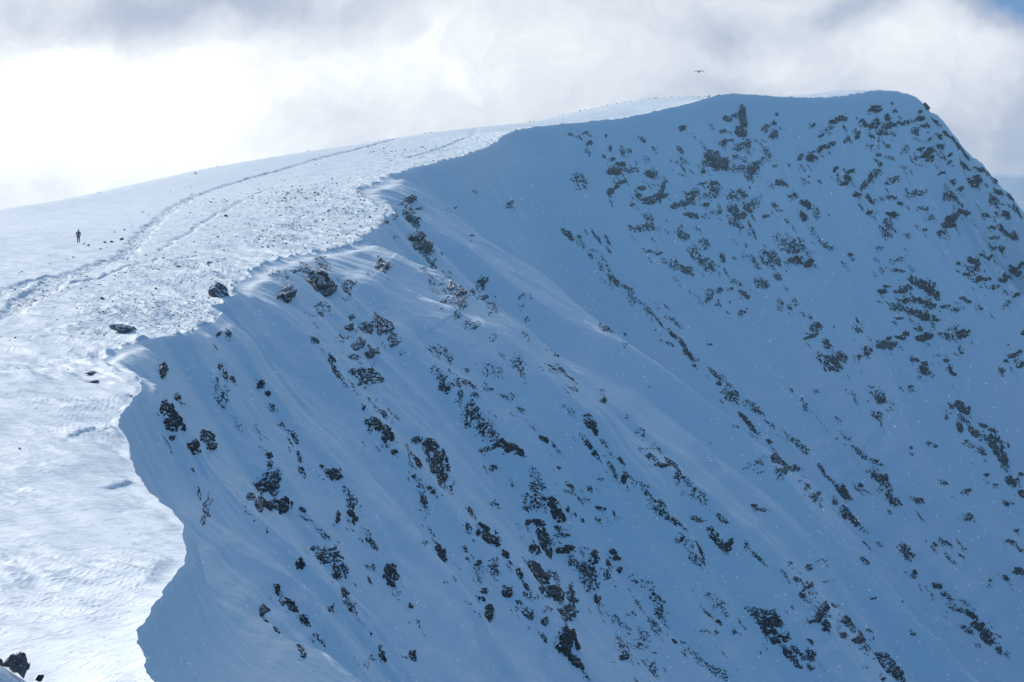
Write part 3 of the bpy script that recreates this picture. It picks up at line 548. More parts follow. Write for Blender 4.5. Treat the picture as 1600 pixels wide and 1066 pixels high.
1015,391,11,6,-10,.9,6;1030,394,10,5,-10,.9,5;1069,367,30,20,40,.65,5;1101,378,24,20,70,.65,5;1085,400,34,18,50,.65,5;1103,412,30,16,30,.8,7;1053,412,24,18,40,.6,5;1074,421,26,14,20,.88,8;1127,405,15,8,70,.93,8;1132,423,13,8,70,.6,4;1110,461,18,14,70,.8,6;1123,455,14,10,20,.88,7;1092,463,16,10,20,.35,4;1122,476,13,5,20,.65,4;1146,439,14,14,50,.45,4;1155,445,13,8,40,.75,5;1159,455,13,8,40,.75,5;1168,461,13,9,60,.97,9;1143,451,5,7,90,.9,5;1159,488,17,14,0,.5,4;1195,403,34,20,45,.68,6;1213,405,34,18,60,.78,6;1180,414,16,10,50,.75,6;1193,441,24,16,20,.75,5;1214,434,16,14,50,.7,5;1227,380,46,32,50,.55,5;1236,405,11,8,0,.97,8;1166,385,11,5,50,.7,4;1180,367,15,4,70,.8,4;1150,403,9,8,0,.6,4;1168,398,14,8,0,.5,4;1236,479,13,10,50,.8,5;1221,473,6,5,0,.9,4
911,208,13,4,-30,.85,4;889,209,9,5,10,.85,5;924,224,13,8,-50,.93,8;919,234,4,3,0,.95,3;948,211,8,4,-60,.9,4;900,214,4,3,0,.95,3;909,283,36,30,40,.5,5;953,233,11,7,90,.93,8;975,238,22,10,80,.6,5;958,249,15,7,-30,.85,6;970,256,20,9,-10,.9,9;963,268,28,12,0,.95,14;977,265,26,12,20,.6,5;990,266,14,9,-20,.65,5;970,285,26,9,-35,.88,8;955,297,14,9,-10,.95,9;982,236,10,7,40,.8,5;1005,219,11,8,60,.85,6;1011,247,18,12,40,.5,4;1014,271,20,13,0,.93,11;1026,268,18,9,50,.5,4;1020,230,6,4,0,.93,4;1034,294,20,8,-70,.93,8;1031,306,24,11,0,.9,9;1014,314,34,15,0,.82,8;1002,294,15,7,0,.93,8;997,305,13,7,-10,.85,7;988,320,8,6,0,.93,6;1013,337,22,14,20,.7,5;1013,355,40,18,0,.68,5;988,355,18,7,20,.75,5;1062,236,16,12,60,.75,6;1065,247,7,6,60,.9,6;1069,200,10,10,0,.97,10;1067,265,9,5,20,.75,4;1058,255,7,3,60,.8,3;960,303,8,8,20,.3,3
1162,182,34,12,80,.95,16;1137,185,13,10,20,.93,9;1158,204,22,17,60,.88,12;1148,180,13,9,-40,.65,5;1130,204,13,8,0,.75,6;1131,223,17,10,-30,.93,10;1146,219,10,6,10,.9,6;1168,222,18,15,60,.78,7;1154,231,22,15,-20,.85,8;1148,245,11,8,0,.8,6;1114,240,26,18,0,.88,9;1121,257,32,20,20,.95,18;1101,254,17,18,50,.65,6;1134,249,13,11,30,.8,7;1100,267,9,7,0,.8,6;1157,263,24,15,10,.7,6;1177,262,26,18,-45,.92,11;1170,278,20,12,40,.65,5;1161,249,18,12,0,.5,4;1198,200,18,13,-30,.75,6;1210,211,18,14,-50,.93,10;1209,193,9,9,80,.9,7;1213,179,7,6,80,.85,5;1200,240,24,22,60,.6,5;1210,258,9,9,40,.6,5
1085,303,28,18,-20,.75,7;1069,317,30,13,-20,.88,9;1056,321,15,11,0,.85,7;1080,335,28,13,20,.85,7;1116,296,30,20,70,.8,8;1105,319,13,9,0,.95,9;1103,305,26,12,0,.55,5;1121,330,26,10,-10,.65,6;1096,286,17,5,-10,.85,5;1119,285,10,7,0,.95,7;1146,306,28,24,40,.5,5;1161,303,20,14,30,.85,8;1146,328,26,18,40,.75,7;1170,323,22,15,50,.88,9;1159,337,22,13,-20,.93,9;1152,348,28,15,30,.65,6;1182,317,26,20,-40,.55,5;1195,337,11,6,0,.85,5;1209,319,11,8,40,.8,5;1221,330,8,4,0,.8,4;1175,353,26,5,65,.75,4;1224,284,22,13,20,.88,8;1236,305,9,6,0,.85,5;1229,346,13,7,40,.75,4
1369,171,26,14,-20,.93,10;1363,194,22,14,-30,.93,10;1352,192,11,10,40,.9,8;1345,188,10,6,-40,.93,7;1389,183,13,12,60,.85,7;1386,197,26,15,-20,.88,9;1400,173,9,8,-40,.85,6;1380,208,20,10,0,.85,7;1393,163,7,7,60,.8,5;1416,192,20,8,-10,.88,7;1405,192,9,6,0,.9,6;1316,184,18,11,0,.9,9;1302,191,15,8,0,.93,8;1274,194,8,5,-50,.93,5;1298,200,20,8,-20,.55,5;1285,212,12,6,-30,.8,5;1322,200,5,3,40,.9,3;1339,212,12,8,-70,.93,8;1292,228,28,11,-15,.92,10;1325,219,15,9,-50,.7,6;1268,246,17,13,0,.97,14;1268,236,15,5,0,.8,5;1280,237,8,6,0,.93,6;1251,246,16,9,-60,.75,6;1363,226,10,3,-20,.9,3;1389,227,9,8,50,.85,5;1365,213,6,5,0,.93,5
1436,184,20,9,0,.97,10;1447,164,13,9,40,.97,10;1440,174,10,6,0,.93,6;1447,195,18,8,10,.85,7;1429,208,18,11,40,.65,5;1467,215,15,8,20,.97,8;1452,218,8,5,-20,.93,6;1470,227,15,11,-30,.85,8;1461,190,13,7,40,.93,7;1452,236,22,11,-25,.97,11;1438,235,11,8,0,.93,8;1454,249,17,11,0,.88,8;1416,233,20,16,-50,.5,4;1373,242,13,7,0,.9,7;1431,248,15,9,0,.55,5;1416,260,10,7,0,.75,5;1483,243,12,8,0,.9,7;1479,209,18,9,50,.93,7;1494,226,24,11,50,.85,7;1508,242,26,11,50,.85,7;1485,254,10,5,0,.93,5;1506,261,24,13,10,.88,9;1521,284,26,21,-30,.93,13;1532,264,28,9,25,.9,8;1551,277,19,10,35,.93,8;1490,287,15,13,40,.65,6;1502,295,10,9,0,.93,8;1472,270,15,5,-10,.85,5;1483,305,26,17,0,.65,6;1497,314,24,10,20,.68,5;1562,300,20,10,20,.9,8;1551,314,28,16,50,.68,6;1578,307,18,12,50,.85,7;1589,328,26,14,60,.88,8;1570,336,17,13,50,.93,9
1483,345,20,18,0,.95,13;1506,334,30,11,-15,.93,9;1492,336,16,12,-20,.9,8;1540,338,15,9,20,.85,7;1549,355,15,7,0,.93,7;1567,355,18,12,20,.93,9;1429,302,40,13,-10,.6,5;1443,325,30,8,0,.55,5;1456,341,20,12,20,.5,5;1398,281,28,14,-15,.65,5;1391,308,24,10,20,.65,5;1364,273,16,13,-60,.93,9;1353,287,28,10,-50,.88,8;1358,312,20,12,40,.93,9;1339,306,15,8,0,.95,9;1323,278,15,8,0,.95,9;1329,267,15,6,-20,.95,7;1321,288,13,7,-10,.97,8;1306,264,11,7,-40,.93,6;1374,257,8,7,-50,.93,6;1357,332,15,8,10,.85,7;1368,330,14,10,30,.4,4;1393,335,20,10,10,.93,8;1388,350,22,16,60,.7,6;1407,316,11,8,20,.75,5;1244,305,10,8,50,.93,8;1260,320,24,13,30,.75,7;1256,336,17,15,50,.85,8;1278,334,20,12,60,.55,5;1262,278,11,8,-30,.45,4;1280,282,9,8,0,.45,4
1247,382,32,28,50,.55,5;1247,404,20,13,20,.88,9;1267,410,14,13,0,.97,14;1292,384,34,13,30,.6,5;1274,364,34,14,50,.4,4;1329,397,9,6,0,.9,6;1384,363,28,18,50,.65,5;1375,390,17,12,-40,.55,5;1416,368,15,13,60,.4,4;1470,363,15,9,20,.93,9;1483,352,22,7,0,.97,8;1444,359,10,5,0,.9,5;1577,366,26,13,30,.97,12;1555,371,20,6,10,.85,6;1564,389,15,11,0,.97,9;1551,388,17,6,10,.93,7;1533,398,11,6,0,.93,6;1524,409,22,12,30,.93,9;1521,420,26,13,0,.65,6;1508,428,11,6,0,.95,7;1498,413,9,5,0,.95,6;1546,406,30,8,-10,.85,6;1586,424,22,20,-30,.98,15;1571,438,34,9,-20,.97,9;1598,413,14,10,-20,.97,9;1537,433,22,9,10,.93,8;1528,437,11,8,0,.97,8;1555,447,17,8,10,.85,6;1589,459,20,6,15,.93,7;1569,429,15,6,-10,.7,5
1573,476,24,8,-40,.65,5;1508,469,22,10,20,.8,6;1494,483,17,8,10,.88,6;1533,483,11,6,0,.7,5;1476,479,19,7,-10,.85,6;1434,440,40,18,20,.82,9;1449,447,28,22,50,.85,9;1459,458,24,13,50,.85,8;1407,454,24,8,0,.93,8;1380,456,17,9,10,.97,9;1420,449,18,13,30,.75,7;1427,469,56,13,0,.8,7;1402,478,28,15,10,.75,6;1456,476,20,13,0,.88,8;1431,487,44,14,20,.85,8;1445,495,20,13,0,.98,12;1461,499,17,5,0,.93,5;1404,496,20,5,0,.85,5;1404,422,24,7,10,.85,5;1407,404,24,10,-20,.5,4;1425,418,20,8,50,.4,4;1386,447,17,5,0,.8,5
1443,526,28,11,0,.97,10;1416,523,11,9,0,.97,9;1407,528,17,6,10,.93,7;1503,521,19,11,0,.95,9;1479,526,30,12,10,.7,6;1436,514,13,6,10,.9,6;1389,530,9,6,0,.93,6;1380,539,32,11,10,.92,8;1355,550,15,12,40,.85,7;1339,559,7,6,60,.9,6;1341,517,15,8,20,.75,5;1341,499,14,8,60,.65,5;1490,514,24,8,-20,.5,4;1276,512,22,15,-20,.75,6;1265,525,22,6,-20,.88,6;1294,537,18,13,60,.65,5;1301,560,36,28,40,.62,6;1317,559,24,18,60,.68,6;1244,472,18,13,60,.5,4;1258,492,15,6,45,.5,4;1444,575,18,13,60,.9,7;1431,563,15,6,10,.85,5;1478,564,10,6,10,.85,5;1485,577,12,7,80,.9,6;1463,555,14,6,10,.4,4;1500,552,11,4,10,.85,4;1587,555,26,8,-20,.85,6;1571,562,13,6,-10,.85,5;1596,568,17,8,-20,.85,6;1564,580,9,5,10,.93,5;1598,521,10,6,0,.93,6"""
ROCKS = [tuple(float(x) for x in e_.split(',')) for e_ in ROCKS.replace('\n', ';').split(';') if ',' in e_]
PLACES = [((262,640),"on the shaded slope right below the near sunlit lip"),((322,690),"on the blue hollow a little below the near sunlit lip"),((350,590),"at the top of the thin rib under the pointed lip"),((418,775),"in the black crag on the left side of the shaded slope"),
 ((450,660),"on the slender rib falling from the pointed lip"),((540,780),"halfway down the slender left-hand rib"),((530,890),"on the lower end of the left-hand rib"),((460,965),"on the smooth snow ribs at the bottom left of the slope"),((610,920),"on the lower left slope between two ribs"),
 ((470,425),"on the knoll just under the plateau edge"),((505,500),"on the snow below the knoll at the plateau edge"),((590,520),"on the pale crest of the steep spur"),((545,590),"on the left flank of the steep spur"),((600,665),"in the crag halfway down the steep spur"),((680,740),"in the dark cliff band at mid slope"),((680,855),"on the streaked slope below the dark cliff band"),
 ((770,840),"at the upper left of the broken bottom crags"),((800,940),"on the left fringe of the broken bottom crags"),((845,770),"at the head of the broken bottom crags"),((860,860),"in the thick of the broken bottom crags"),((890,935),"on the stepped buttress above the great black crag"),((890,1010),"beside the bottom edge, around the great black crag"),
 ((930,890),"on the speckled right side of the bottom crags"),((1010,950),"on the curving rib right of the bottom crags"),((990,1020),"on the speckled slab beside the bottom edge"),((1110,1035),"on the snow rib running out of the bottom edge"),
 ((650,385),"under the scalloped rim halfway up the plateau"),((600,415),"alone on the snow below the scalloped rim"),((725,455),"on the rib falling from the scalloped rim"),((700,570),"on the streaky slope at the centre left"),((750,650),"on the long broken rib in the middle of the face"),((800,700),"where the long middle rib steepens"),((800,600),"on the flecked snow between the two middle ribs"),
 ((820,565),"at the crag on the pale snow rib"),((880,600),"on the lower pale snow rib at the centre"),((930,670),"on the rib right of the centre"),((980,760),"down the rib right of the centre"),((910,790),"on the open slope between the central ribs"),((1030,700),"on the upper part of the long thin rib"),((1100,790),"on the lower part of the long thin rib"),((1090,865),"in the small crag between the long ribs"),((1160,850),"at the toe of the long thin rib"),
 ((1130,960),"on the streaked snow below the small crag"),((1205,980),"in the crag at the bottom right of centre"),((1255,1025),"beside the bottom edge below the right of centre crag"),((1255,905),"at the head of the scattered blocks low on the right"),((1290,955),"among the scattered blocks low on the right"),((1375,1030),"in the rocky strip on the bottom edge at the right"),((1425,885),"on the small tuft of rock low on the right"),((1510,960),"on the dark rib near the bottom right corner"),((1480,855),"on the smooth snow low on the far right"),((1585,870),"on the lower right edge"),
 ((920,220),"just under the rim at the left of the summit wall"),((965,265),"in the left crag of the summit wall"),((1020,255),"right of the left crag on the summit wall"),((1015,330),"in the second crag of the summit wall"),((1062,240),"in the gap before the tall crag of the summit wall"),((1160,195),"on the tall crag under the flat summit rim"),((1115,250),"in the broad crag left under the tall crag"),((1165,265),"at the foot of the tall crag"),((1205,220),"right of the tall crag"),
 ((1080,315),"in the left half of the wide middle band of the summit wall"),((1155,320),"in the right half of the wide middle band of the summit wall"),((1075,400),"in the lower left band of the summit wall"),((1120,460),"at the lowest fringe of the summit wall"),((1165,400),"in the thin scatter below the middle band"),((1215,400),"in the streaked crag right of the middle band"),((1235,310),"in the notch right of the middle band"),
 ((910,380),"on the upper part of the far left rib"),((960,435),"where the far rib turns steeper"),((1060,530),"down the straight far rib"),((965,520),"on the blank snow left of the straight far rib"),((1140,610),"on the far rib above its fork"),((1175,655),"on the fork of the far rib"),((1220,715),"on the lower fork of the far rib"),((1255,700),"on the right strand of the far rib"),((1310,770),"at the foot of the right strand of the far rib"),((1375,740),"on the rib right of the far fork"),((1372,635),"on the blank snow above the far fork"),
 ((1300,195),"in the upper left crag beneath the summit"),((1275,235),"on the slanting ledge beneath the summit"),((1365,190),"in the crag directly beneath the summit"),((1400,195),"right of the crag directly beneath the summit"),((1445,185),"on the ledges of the summit shoulder"),((1450,235),"in the block field of the summit shoulder"),((1500,240),"along the right-hand skyline"),((1520,285),"on the buttress against the right-hand skyline"),((1570,320),"at the lower end of the right-hand skyline"),((1490,310),"on the inner side of the skyline buttress"),((1495,340),"in the dark knot below the skyline buttress"),
 ((1345,290),"in the slanting row beneath the summit snowfield"),((1400,290),"in the pale bands beneath the summit shoulder"),((1385,350),"in the crag below the slanting row"),((1260,325),"left of the snow bay beneath the summit"),((1255,395),"in the flecked crag left of the snow bay"),((1475,360),"on the open snow below the dark knot"),((1560,375),"in the upper dark ledges by the right edge"),((1520,415),"in the left part of the dark ledges by the right edge"),((1575,430),"in the blackest ledges by the right edge"),((1500,475),"between the round crag and the right edge"),
 ((1440,450),"in the upper half of the round dark crag"),((1430,485),"in the lower half of the round dark crag"),((1410,415),"in the arc above the round dark crag"),((1440,525),"in the ledge under the round dark crag"),((1370,535),"in the slanting ledge left under the round dark crag"),((1300,550),"in the speckled patch left of the slanting ledge"),((1460,570),"on the snow well below the round dark crag"),((1585,555),"in the faint ledges by the right edge"),
 ((1510,650),"in the upper part of the crag near the right edge"),((1560,700),"in the lower part of the crag near the right edge"),((1590,760),"in the last rocks by the right edge"),((1440,690),"on the open snow left of the right edge crag"),((1500,780),"on the open snow below the right edge crag")]
# crumbs trailing down the slope from each outcrop
g0 = np.random.default_rng(99); crumbs = []
for (x, y, ln, wd_, ang, cov, fr) in ROCKS:
    for _ in range(int(g0.integers(1, 4) + (ln*wd_ > 150))):
        t_ = g0.normal(0, .62)*ln; u_ = g0.normal(0, .9)*wd_ + 2; a_ = np.radians(ang if g0.random() < .6 else 50)
        L_ = g0.uniform(6, 20)
        crumbs.append((x+t_*np.cos(a_)-u_*np.sin(a_), y+t_*np.sin(a_)+abs(u_)*np.cos(a_), L_, L_*g0.uniform(.18, .5), 50+g0.normal(0, 14), g0.uniform(.22, .5), g0.uniform(2.4, 3.6)))
def place_of(x, y):
    return min(PLACES, key=lambda p: (p[0][0]-x)**2+(p[0][1]-y)**2)[1]
def size_word(a): return 'great' if a > 620 else 'large' if a > 330 else 'medium' if a > 170 else 'small' if a > 80 else 'tiny'
def shape_word(ln, wd_, cov, frag):
    if ln/wd_ > 4: return 'thread-thin'
    if cov < .55: return 'snow-flecked'
    if ln/wd_ > 2.4: return 'long narrow'
    if frag > .8*wd_ and cov > .85: return 'solid'
    if cov < .72: return 'broken'
    return 'blocky'
ORD = "topmost second third fourth fifth sixth seventh eighth ninth tenth eleventh twelfth thirteenth fourteenth".split()
built = []
for k, (x, y, ln, wd_, ang, cov, fr) in enumerate(ROCKS):
    wall = x > 850 and y < 500
    rs = outcrop(x, y, ln*(.95 if wall else 1), wd_*(.86 if wall else 1), ang, min(cov*(.88 if wall else .95), .9), fr*(.9 if cov > .92 else .74), 1000+k)
    if rs is None: continue
    built.append((rs[2], x, y, ln, wd_, cov, fr, ang, rs[0], rs[1]))
built.sort(key=lambda b: -b[0])
extra = []
for k, c_ in enumerate(crumbs):
    if c_[1] < 180 or c_[0] > 1595 or (c_[0] < 350 and c_[1] < 560): continue
    rs = outcrop(*c_, 5000+k)
    if rs is not None: extra.append((rs[2], *c_[:4], c_[5], c_[6], c_[4], rs[0], rs[1]))
def rock_grey(x, y): return (y < 480 and x < 1240) or (430 < x < 640 and 400 < y < 560)  # far wall's haze put into the rock colour; the knoll is grey-brown itself
solo, rest = built[:296], built[296:]+extra
fam = {}
for b in solo:
    key = (size_word(b[3]*b[4]), shape_word(b[3], b[4], b[5], b[6]), place_of(b[1], b[2])); fam.setdefault(key, []).append(b)
labs = []
for key, bs in fam.items():
    bs.sort(key=lambda b: b[2])
    for j, b in enumerate(bs):
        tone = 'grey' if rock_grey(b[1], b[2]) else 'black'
        lab = f"{key[0]} {key[1]} {tone} rock {key[2]}"
        if len(bs) == 2: lab = ('upper ' if j == 0 else 'lower ') + lab
        elif len(bs) > 2: lab = ORD[j] + ' ' + lab
        if len(lab.split()) > 16: lab = lab.replace(' '+tone, '')
        if len(lab.split()) > 16: lab = lab.replace(' of the summit wall', ' of summit wall').replace(' of the skyline', ' of skyline').replace('on the inner side of the','on inner side of the').replace('in the upper left crag beneath the','in upper left crag beneath the').replace('right of the crag directly','right of crag directly').replace('in the right half of the wide', 'in right half of wide').replace('in the left half of the wide', 'in left half of wide')
        if len(lab.split()) > 16: lab = lab.replace('the ', '', 1)
        if len(lab.split()) > 16: lab = lab.replace('the ', '', 1)
        labs.append(lab)
        P = b[8]; ctr = P.mean(0)
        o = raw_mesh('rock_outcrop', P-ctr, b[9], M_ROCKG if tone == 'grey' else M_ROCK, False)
        o.location = ctr
        tag(o, lab, 'rock outcrop', 'rock outcrops breaking through the snow of the face')
for nm, want in (('dark', False), ('grey', True)):
    vs, fs, n0 = [], [], 0
    for b in rest:
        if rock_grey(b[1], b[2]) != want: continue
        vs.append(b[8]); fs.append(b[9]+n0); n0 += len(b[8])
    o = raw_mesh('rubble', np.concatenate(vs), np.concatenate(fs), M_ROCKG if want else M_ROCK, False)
    tag(o, 'scattered slivers of %s rock showing through the shaded snow of the %s' % (('grey', 'summit wall') if want else ('dark', 'long ribs')), 'rubble', 'small rock scatter on the face', 'stuff')
print('dup labels', len(labs)-len(set(labs)), max(len(l.split()) for l in labs), 'outcrops', len(built), 'labels', sum(len(v) for v in fam.values()), 'max run', max(len(v) for v in fam.values()))

# ------------------------------------------------------------------ stones on the plateau
import bmesh
def ico(sub):
    bm = bmesh.new(); bmesh.ops.create_icosphere(bm, subdivisions=sub, radius=1.0)
    v = np.array([x.co[:] for x in bm.verts]); f = np.array([[q.index for q in p.verts] for p in bm.faces]); bm.free(); return v, f
I1, I2, I4, I5 = ico(1), ico(2), ico(4), ico(5)
def lump(base, seed, sq=(1,1,1), rough_=.25, cuts=9):
    """angular stone: a ball cut by random planes, then roughened"""
    g_ = np.random.default_rng(seed); v = base[0].copy()
    for _ in range(cuts):
        n = g_.normal(size=3); n /= np.linalg.norm(n); d = g_.uniform(.42, .8)
        h = v @ n; m = h > d; v[m] -= n*((h[m]-d)[:,None])*.92
    v = v*(1+rough_*.5*(fbm(v[:,0]*2.2+seed, v[:,1]*2.2+v[:,2]*1.7, 3, seed))[:,None])
    return v*np.array(sq)
ppx = 800 + XP/np.maximum(YP, 5)*FPX; ppy = 533 - ZP/np.maximum(YP, 5)*FPX
ppx32, ppy32 = ppx[60:, :CPd+4].astype(np.float32), ppy[60:, :CPd+4].astype(np.float32); YP32 = YP[60:, :CPd+4].astype(np.float32)
def plat_at(px, py):
    q = np.abs(ppx32-px)+np.abs(ppy32-py); mn = q.min(); dd = np.where(q < mn+1.5, YP32+q*3, 1e9)
    k = int(np.argmin(dd)); r, c = divmod(k, ppx32.shape[1]); return np.array([XP[60+r, c], YP[60+r, c], ZP[60+r, c]])
# everything that can be seen of the plateau, for scattering
vis_r, vis_c = np.nonzero((ppx32 > -20) & (ppx32 < 1200) & (YP32 > 90) & (YP32 < 560))
def scatter(n, weight, g_):
    k = g_.integers(0, len(vis_r), n*14); r, c = vis_r[k]+60, vis_c[k]
    ok = g_.random(len(k)) < weight(r, c); r, c = r[ok][:n], c[ok][:n]
    return np.stack([XP[r,c], YP[r,c], ZP[r,c]], 1) + np.concatenate([g_.normal(0, .1, (len(r), 2)), np.zeros((len(r), 1))], 1)
g_ = np.random.default_rng(5)
stones = [lump(I2, 300+i, (1, .8, .62), .2, 7) for i in range(8)]
smesh = []
for v in stones:
    me = bpy.data.meshes.new('stone'); me.from_pydata(v.tolist(), [], I2[1].tolist()); me.materials.append(M_STONE); smesh.append(me)
def area(px, py):
    if py < 250: return 'near the skyline'
    if px < 130 and py > 440: return 'at the left edge near the trodden path'
    if px < 230 and py < 400: return 'beside the path near the hiker'
    if px > 480 and py < 330: return 'on the brow above the scalloped rim'
    if px > 380 and py < 420: return 'in the thickest stone field right of the path'
    if px > 250 and py > 440: return 'on the drifted snow left of the overhanging lip'
    return 'in the stony snow between path and rim'
# those that can be told apart
named = [(131,381,5,"flat dark stone lying closest in front of the hiker"),(138,384,7,"crooked pair-like dark stone low in front of the hiker"),(164,379,8,"low dark stone right of the hiker, left of a pointed one"),(175,378.5,9,"pointed dark stone midway between hiker and path"),(190,375,10,"long low dark stone at the path's edge, level with the hiker"),(194,359,6,"small pyramid stone above the path's edge, right of the hiker"),
 (114,402,5,"lone stone on blank snow below the hiker"),(354,338,9,"dark stone standing alone right of the main path"),(450,304,9,"low dark stone on bright snow above the stone field"),(492,301,8,"dark stone on bright snow right of a low one, above the stone field"),(350,391,6,"upright black stone in the middle of the stone field"),(327,412,13,"brownish lump above the boulder at the rim"),(24,529,6,"small pointed stone alone on the snow near the left edge"),(160,467,9,"dark lump against the snow left of the path's fork")]
for (px, py, sz, lab) in named:
    p = plat_at(px, py); D = p[1]; s = sz*.5*D/FPX*.85
    o = bpy.data.objects.new('stone', smesh[len(lab) % 8]); COL.objects.link(o)
    o.location = p + np.array([0, 0, s*.15]); o.scale = (s, s, s*1.1); o.rotation_euler = (0, 0, len(lab)*1.7)
    tag(o, lab, 'stone', 'stones on the plateau')
wr = lambda r, c: np.clip(rough[r, c], 0, 1)**1.3
pts = scatter(280, lambda r, c: wr(r, c)*.6+.015, g_)
for i, p in enumerate(pts):
    D = p[1]; s = float(g_.uniform(1.3, 3.0))*D/FPX*(1.25 if g_.random() < .2 else .8)
    o = bpy.data.objects.new('stone', smesh[i % 8]); COL.objects.link(o)
    o.location = p; o.scale = (s, s, s*g_.uniform(.6, 1.0)); o.rotation_euler = (0, 0, g_.uniform(0, 6.28))
    tag(o, 'small dark stone half buried ' + area(800+p[0]/D*FPX, 533-p[2]/D*FPX), 'stone', 'stones on the plateau')
# the countless rest: grit and frozen tufts
def swarm(name, pts, size, mat, base, sq, seed):
    g2 = np.random.default_rng(seed); vs, fs = [], []; nb = len(base[0])
    vv = [lump(base, seed+i, sq, .3, 4) for i in range(12)]
    for i, p in enumerate(pts):
        a = g2.uniform(0, 6.28); ca_, sa_ = math.cos(a), math.sin(a); v = vv[i % 12]*size[i]
        vs.append(np.stack([v[:,0]*ca_-v[:,1]*sa_, v[:,0]*sa_+v[:,1]*ca_, v[:,2]], 1)+p); fs.append(base[1]+i*nb)
    return raw_mesh(name, np.concatenate(vs), np.concatenate(fs), mat, False)
pts = scatter(8000, lambda r, c: wr(r, c)*.95+.003+.10*track[r, c], g_)
for x_ in (872,878,905,912,921,938,946,955,962,968,974,983,999,1012,1020,1024,1036,1047,1058,1071,1077,1084,1093,1100,1107,668,672,662,806,826,832,150,338,480,590):
    col_ = np.abs(ppx32-x_) < 2.5; k_i = np.argmin(np.where(col_, ppy32, 1e9)); r_i, c_i = divmod(int(k_i), ppx32.shape[1])
    pts = np.concatenate([pts, [[XP[60+r_i,c_i], YP[60+r_i,c_i], ZP[60+r_i,c_i]]]])
sz = np.random.default_rng(8).gamma(2.2, .34, len(pts)).clip(.25, 2.4)*pts[:,1]/FPX
sz[-35:] = np.random.default_rng(3).uniform(1.2, 2.6, 35)*pts[-35:,1]/FPX
tag(swarm('gravel', pts, sz, M_STONE, I1, (1, .8, .6), 40), 'countless bits of grit and frozen turf peppering the wind-scoured snow', 'gravel', None, 'stuff')
# heaps of trodden and frozen snow along the path
pts = scatter(3000, lambda r, c: np.clip(track[r, c]*1.2, 0, 1)*.30+wr(r, c)*.10, g_)
sz = np.random.default_rng(9).uniform(.05, .20, len(pts))*np.clip(pts[:,1]/220, .6, 1.5)
tag(swarm('snow', pts, sz, M_PLAT, I1, (1.2, .8, .55), 60), 'crumbled lumps of trodden snow along the path and stone field', 'snow lumps', None, 'stuff')

def boulder(name, px, py, wpx, hpx, seed, mat, lab, cat, sub_=I5, zoff=.3, sq=(1,.8,1), rot=0, D=None, cuts=14):
    p = plat_at(px, py) if D is None else P3(px, py, D)
    sx_ = wpx*.5*p[1]/FPX; sz_ = hpx*.5*p[1]/FPX
    v = lump(sub_, seed, (sx_*1.15, sx_*sq[1], sz_*1.25), .34, cuts)
    c_, s_ = math.cos(rot), math.sin(rot); v = np.stack([v[:,0]*c_-v[:,1]*s_, v[:,0]*s_+v[:,1]*c_, v[:,2]], 1)
    o = raw_mesh(name, v, sub_[1], mat, False); o.location = p + np.array([0, 0, sz_*zoff])
    return tag(o, lab, cat)
boulder('boulder', 341, 463, 40, 36, 71, M_BOULD, 'big grey boulder with a snow cap overhanging the shaded slope at the rim', 'boulder', zoff=.45)
boulder('boulder', 196, 518, 44, 16, 78, M_BOULD, 'flat dark boulder crusted with snow on the lip left of the hollow', 'boulder', zoff=.35, sq=(1,.5,1))
boulder('boulder', 148, 597, 46, 8, 79, M_STONE, 'low dark slab of stone among drift ridges near the left lip', 'boulder', zoff=.2, sq=(1,.5,1))
boulder('boulder', 143, 585, 30, 6, 80, M_STONE, 'thin dark slab just above the low one among drift ridges', 'boulder', zoff=.2, sq=(1,.5,1))
# ------------------------------------------------------------------ foreground rock, a stack of broken pieces with rusty lichen
p = plat_at(24, 1052); D0 = p[1]
def chunk(name, px, py, w_, h_, seed, mat, parent=None, sub_=I4, cuts=11, depth=0, ry=0):
    q = P3(px, py, D0+depth); s = .5*D0/FPX
    v = lump(sub_, seed, (w_*s*1.15, w_*s*.85, h_*s*1.25), .10, cuts+7)
    c_, s_ = math.cos(ry), math.sin(ry); v = np.stack([v[:,0]*c_+v[:,2]*s_, v[:,1], -v[:,0]*s_+v[:,2]*c_], 1)
    o = raw_mesh(name, v, sub_[1], mat, False)
    if parent is not None: o.parent = parent; o.location = Vector(q)-parent.location
    else: o.location = q
    return o
fr = chunk('rock', 27, 1038, 32, 34, 501, M_LICH)
tag(fr, 'jagged foreground rock with rusty lichen at the bottom left corner', 'rock')
for i, (x, y, w_, h_, ry) in enumerate(((14,1036,18,22,.4),(30,1024,12,14,.2),(37,1028,10,14,-.3),(34,1050,18,22,-.4),(43,1042,9,14,.5),(22,1044,16,14,.1))):
    tag(chunk('rock_chunk', x, y, w_, h_, 510+i, M_LICH, fr, depth=-.12+.05*(i % 3), ry=ry), 'rust-stained broken piece' if i == 5 else None)
tag(chunk('rock', 1, 1036, 10, 16, 530, M_LICH), 'grey rock cut by the left edge beside the jagged foreground rock', 'rock')
tag(chunk('rock', 62, 1060, 15, 15, 531, M_ROCK), 'small black rock at the bottom edge right of the jagged foreground rock', 'rock')

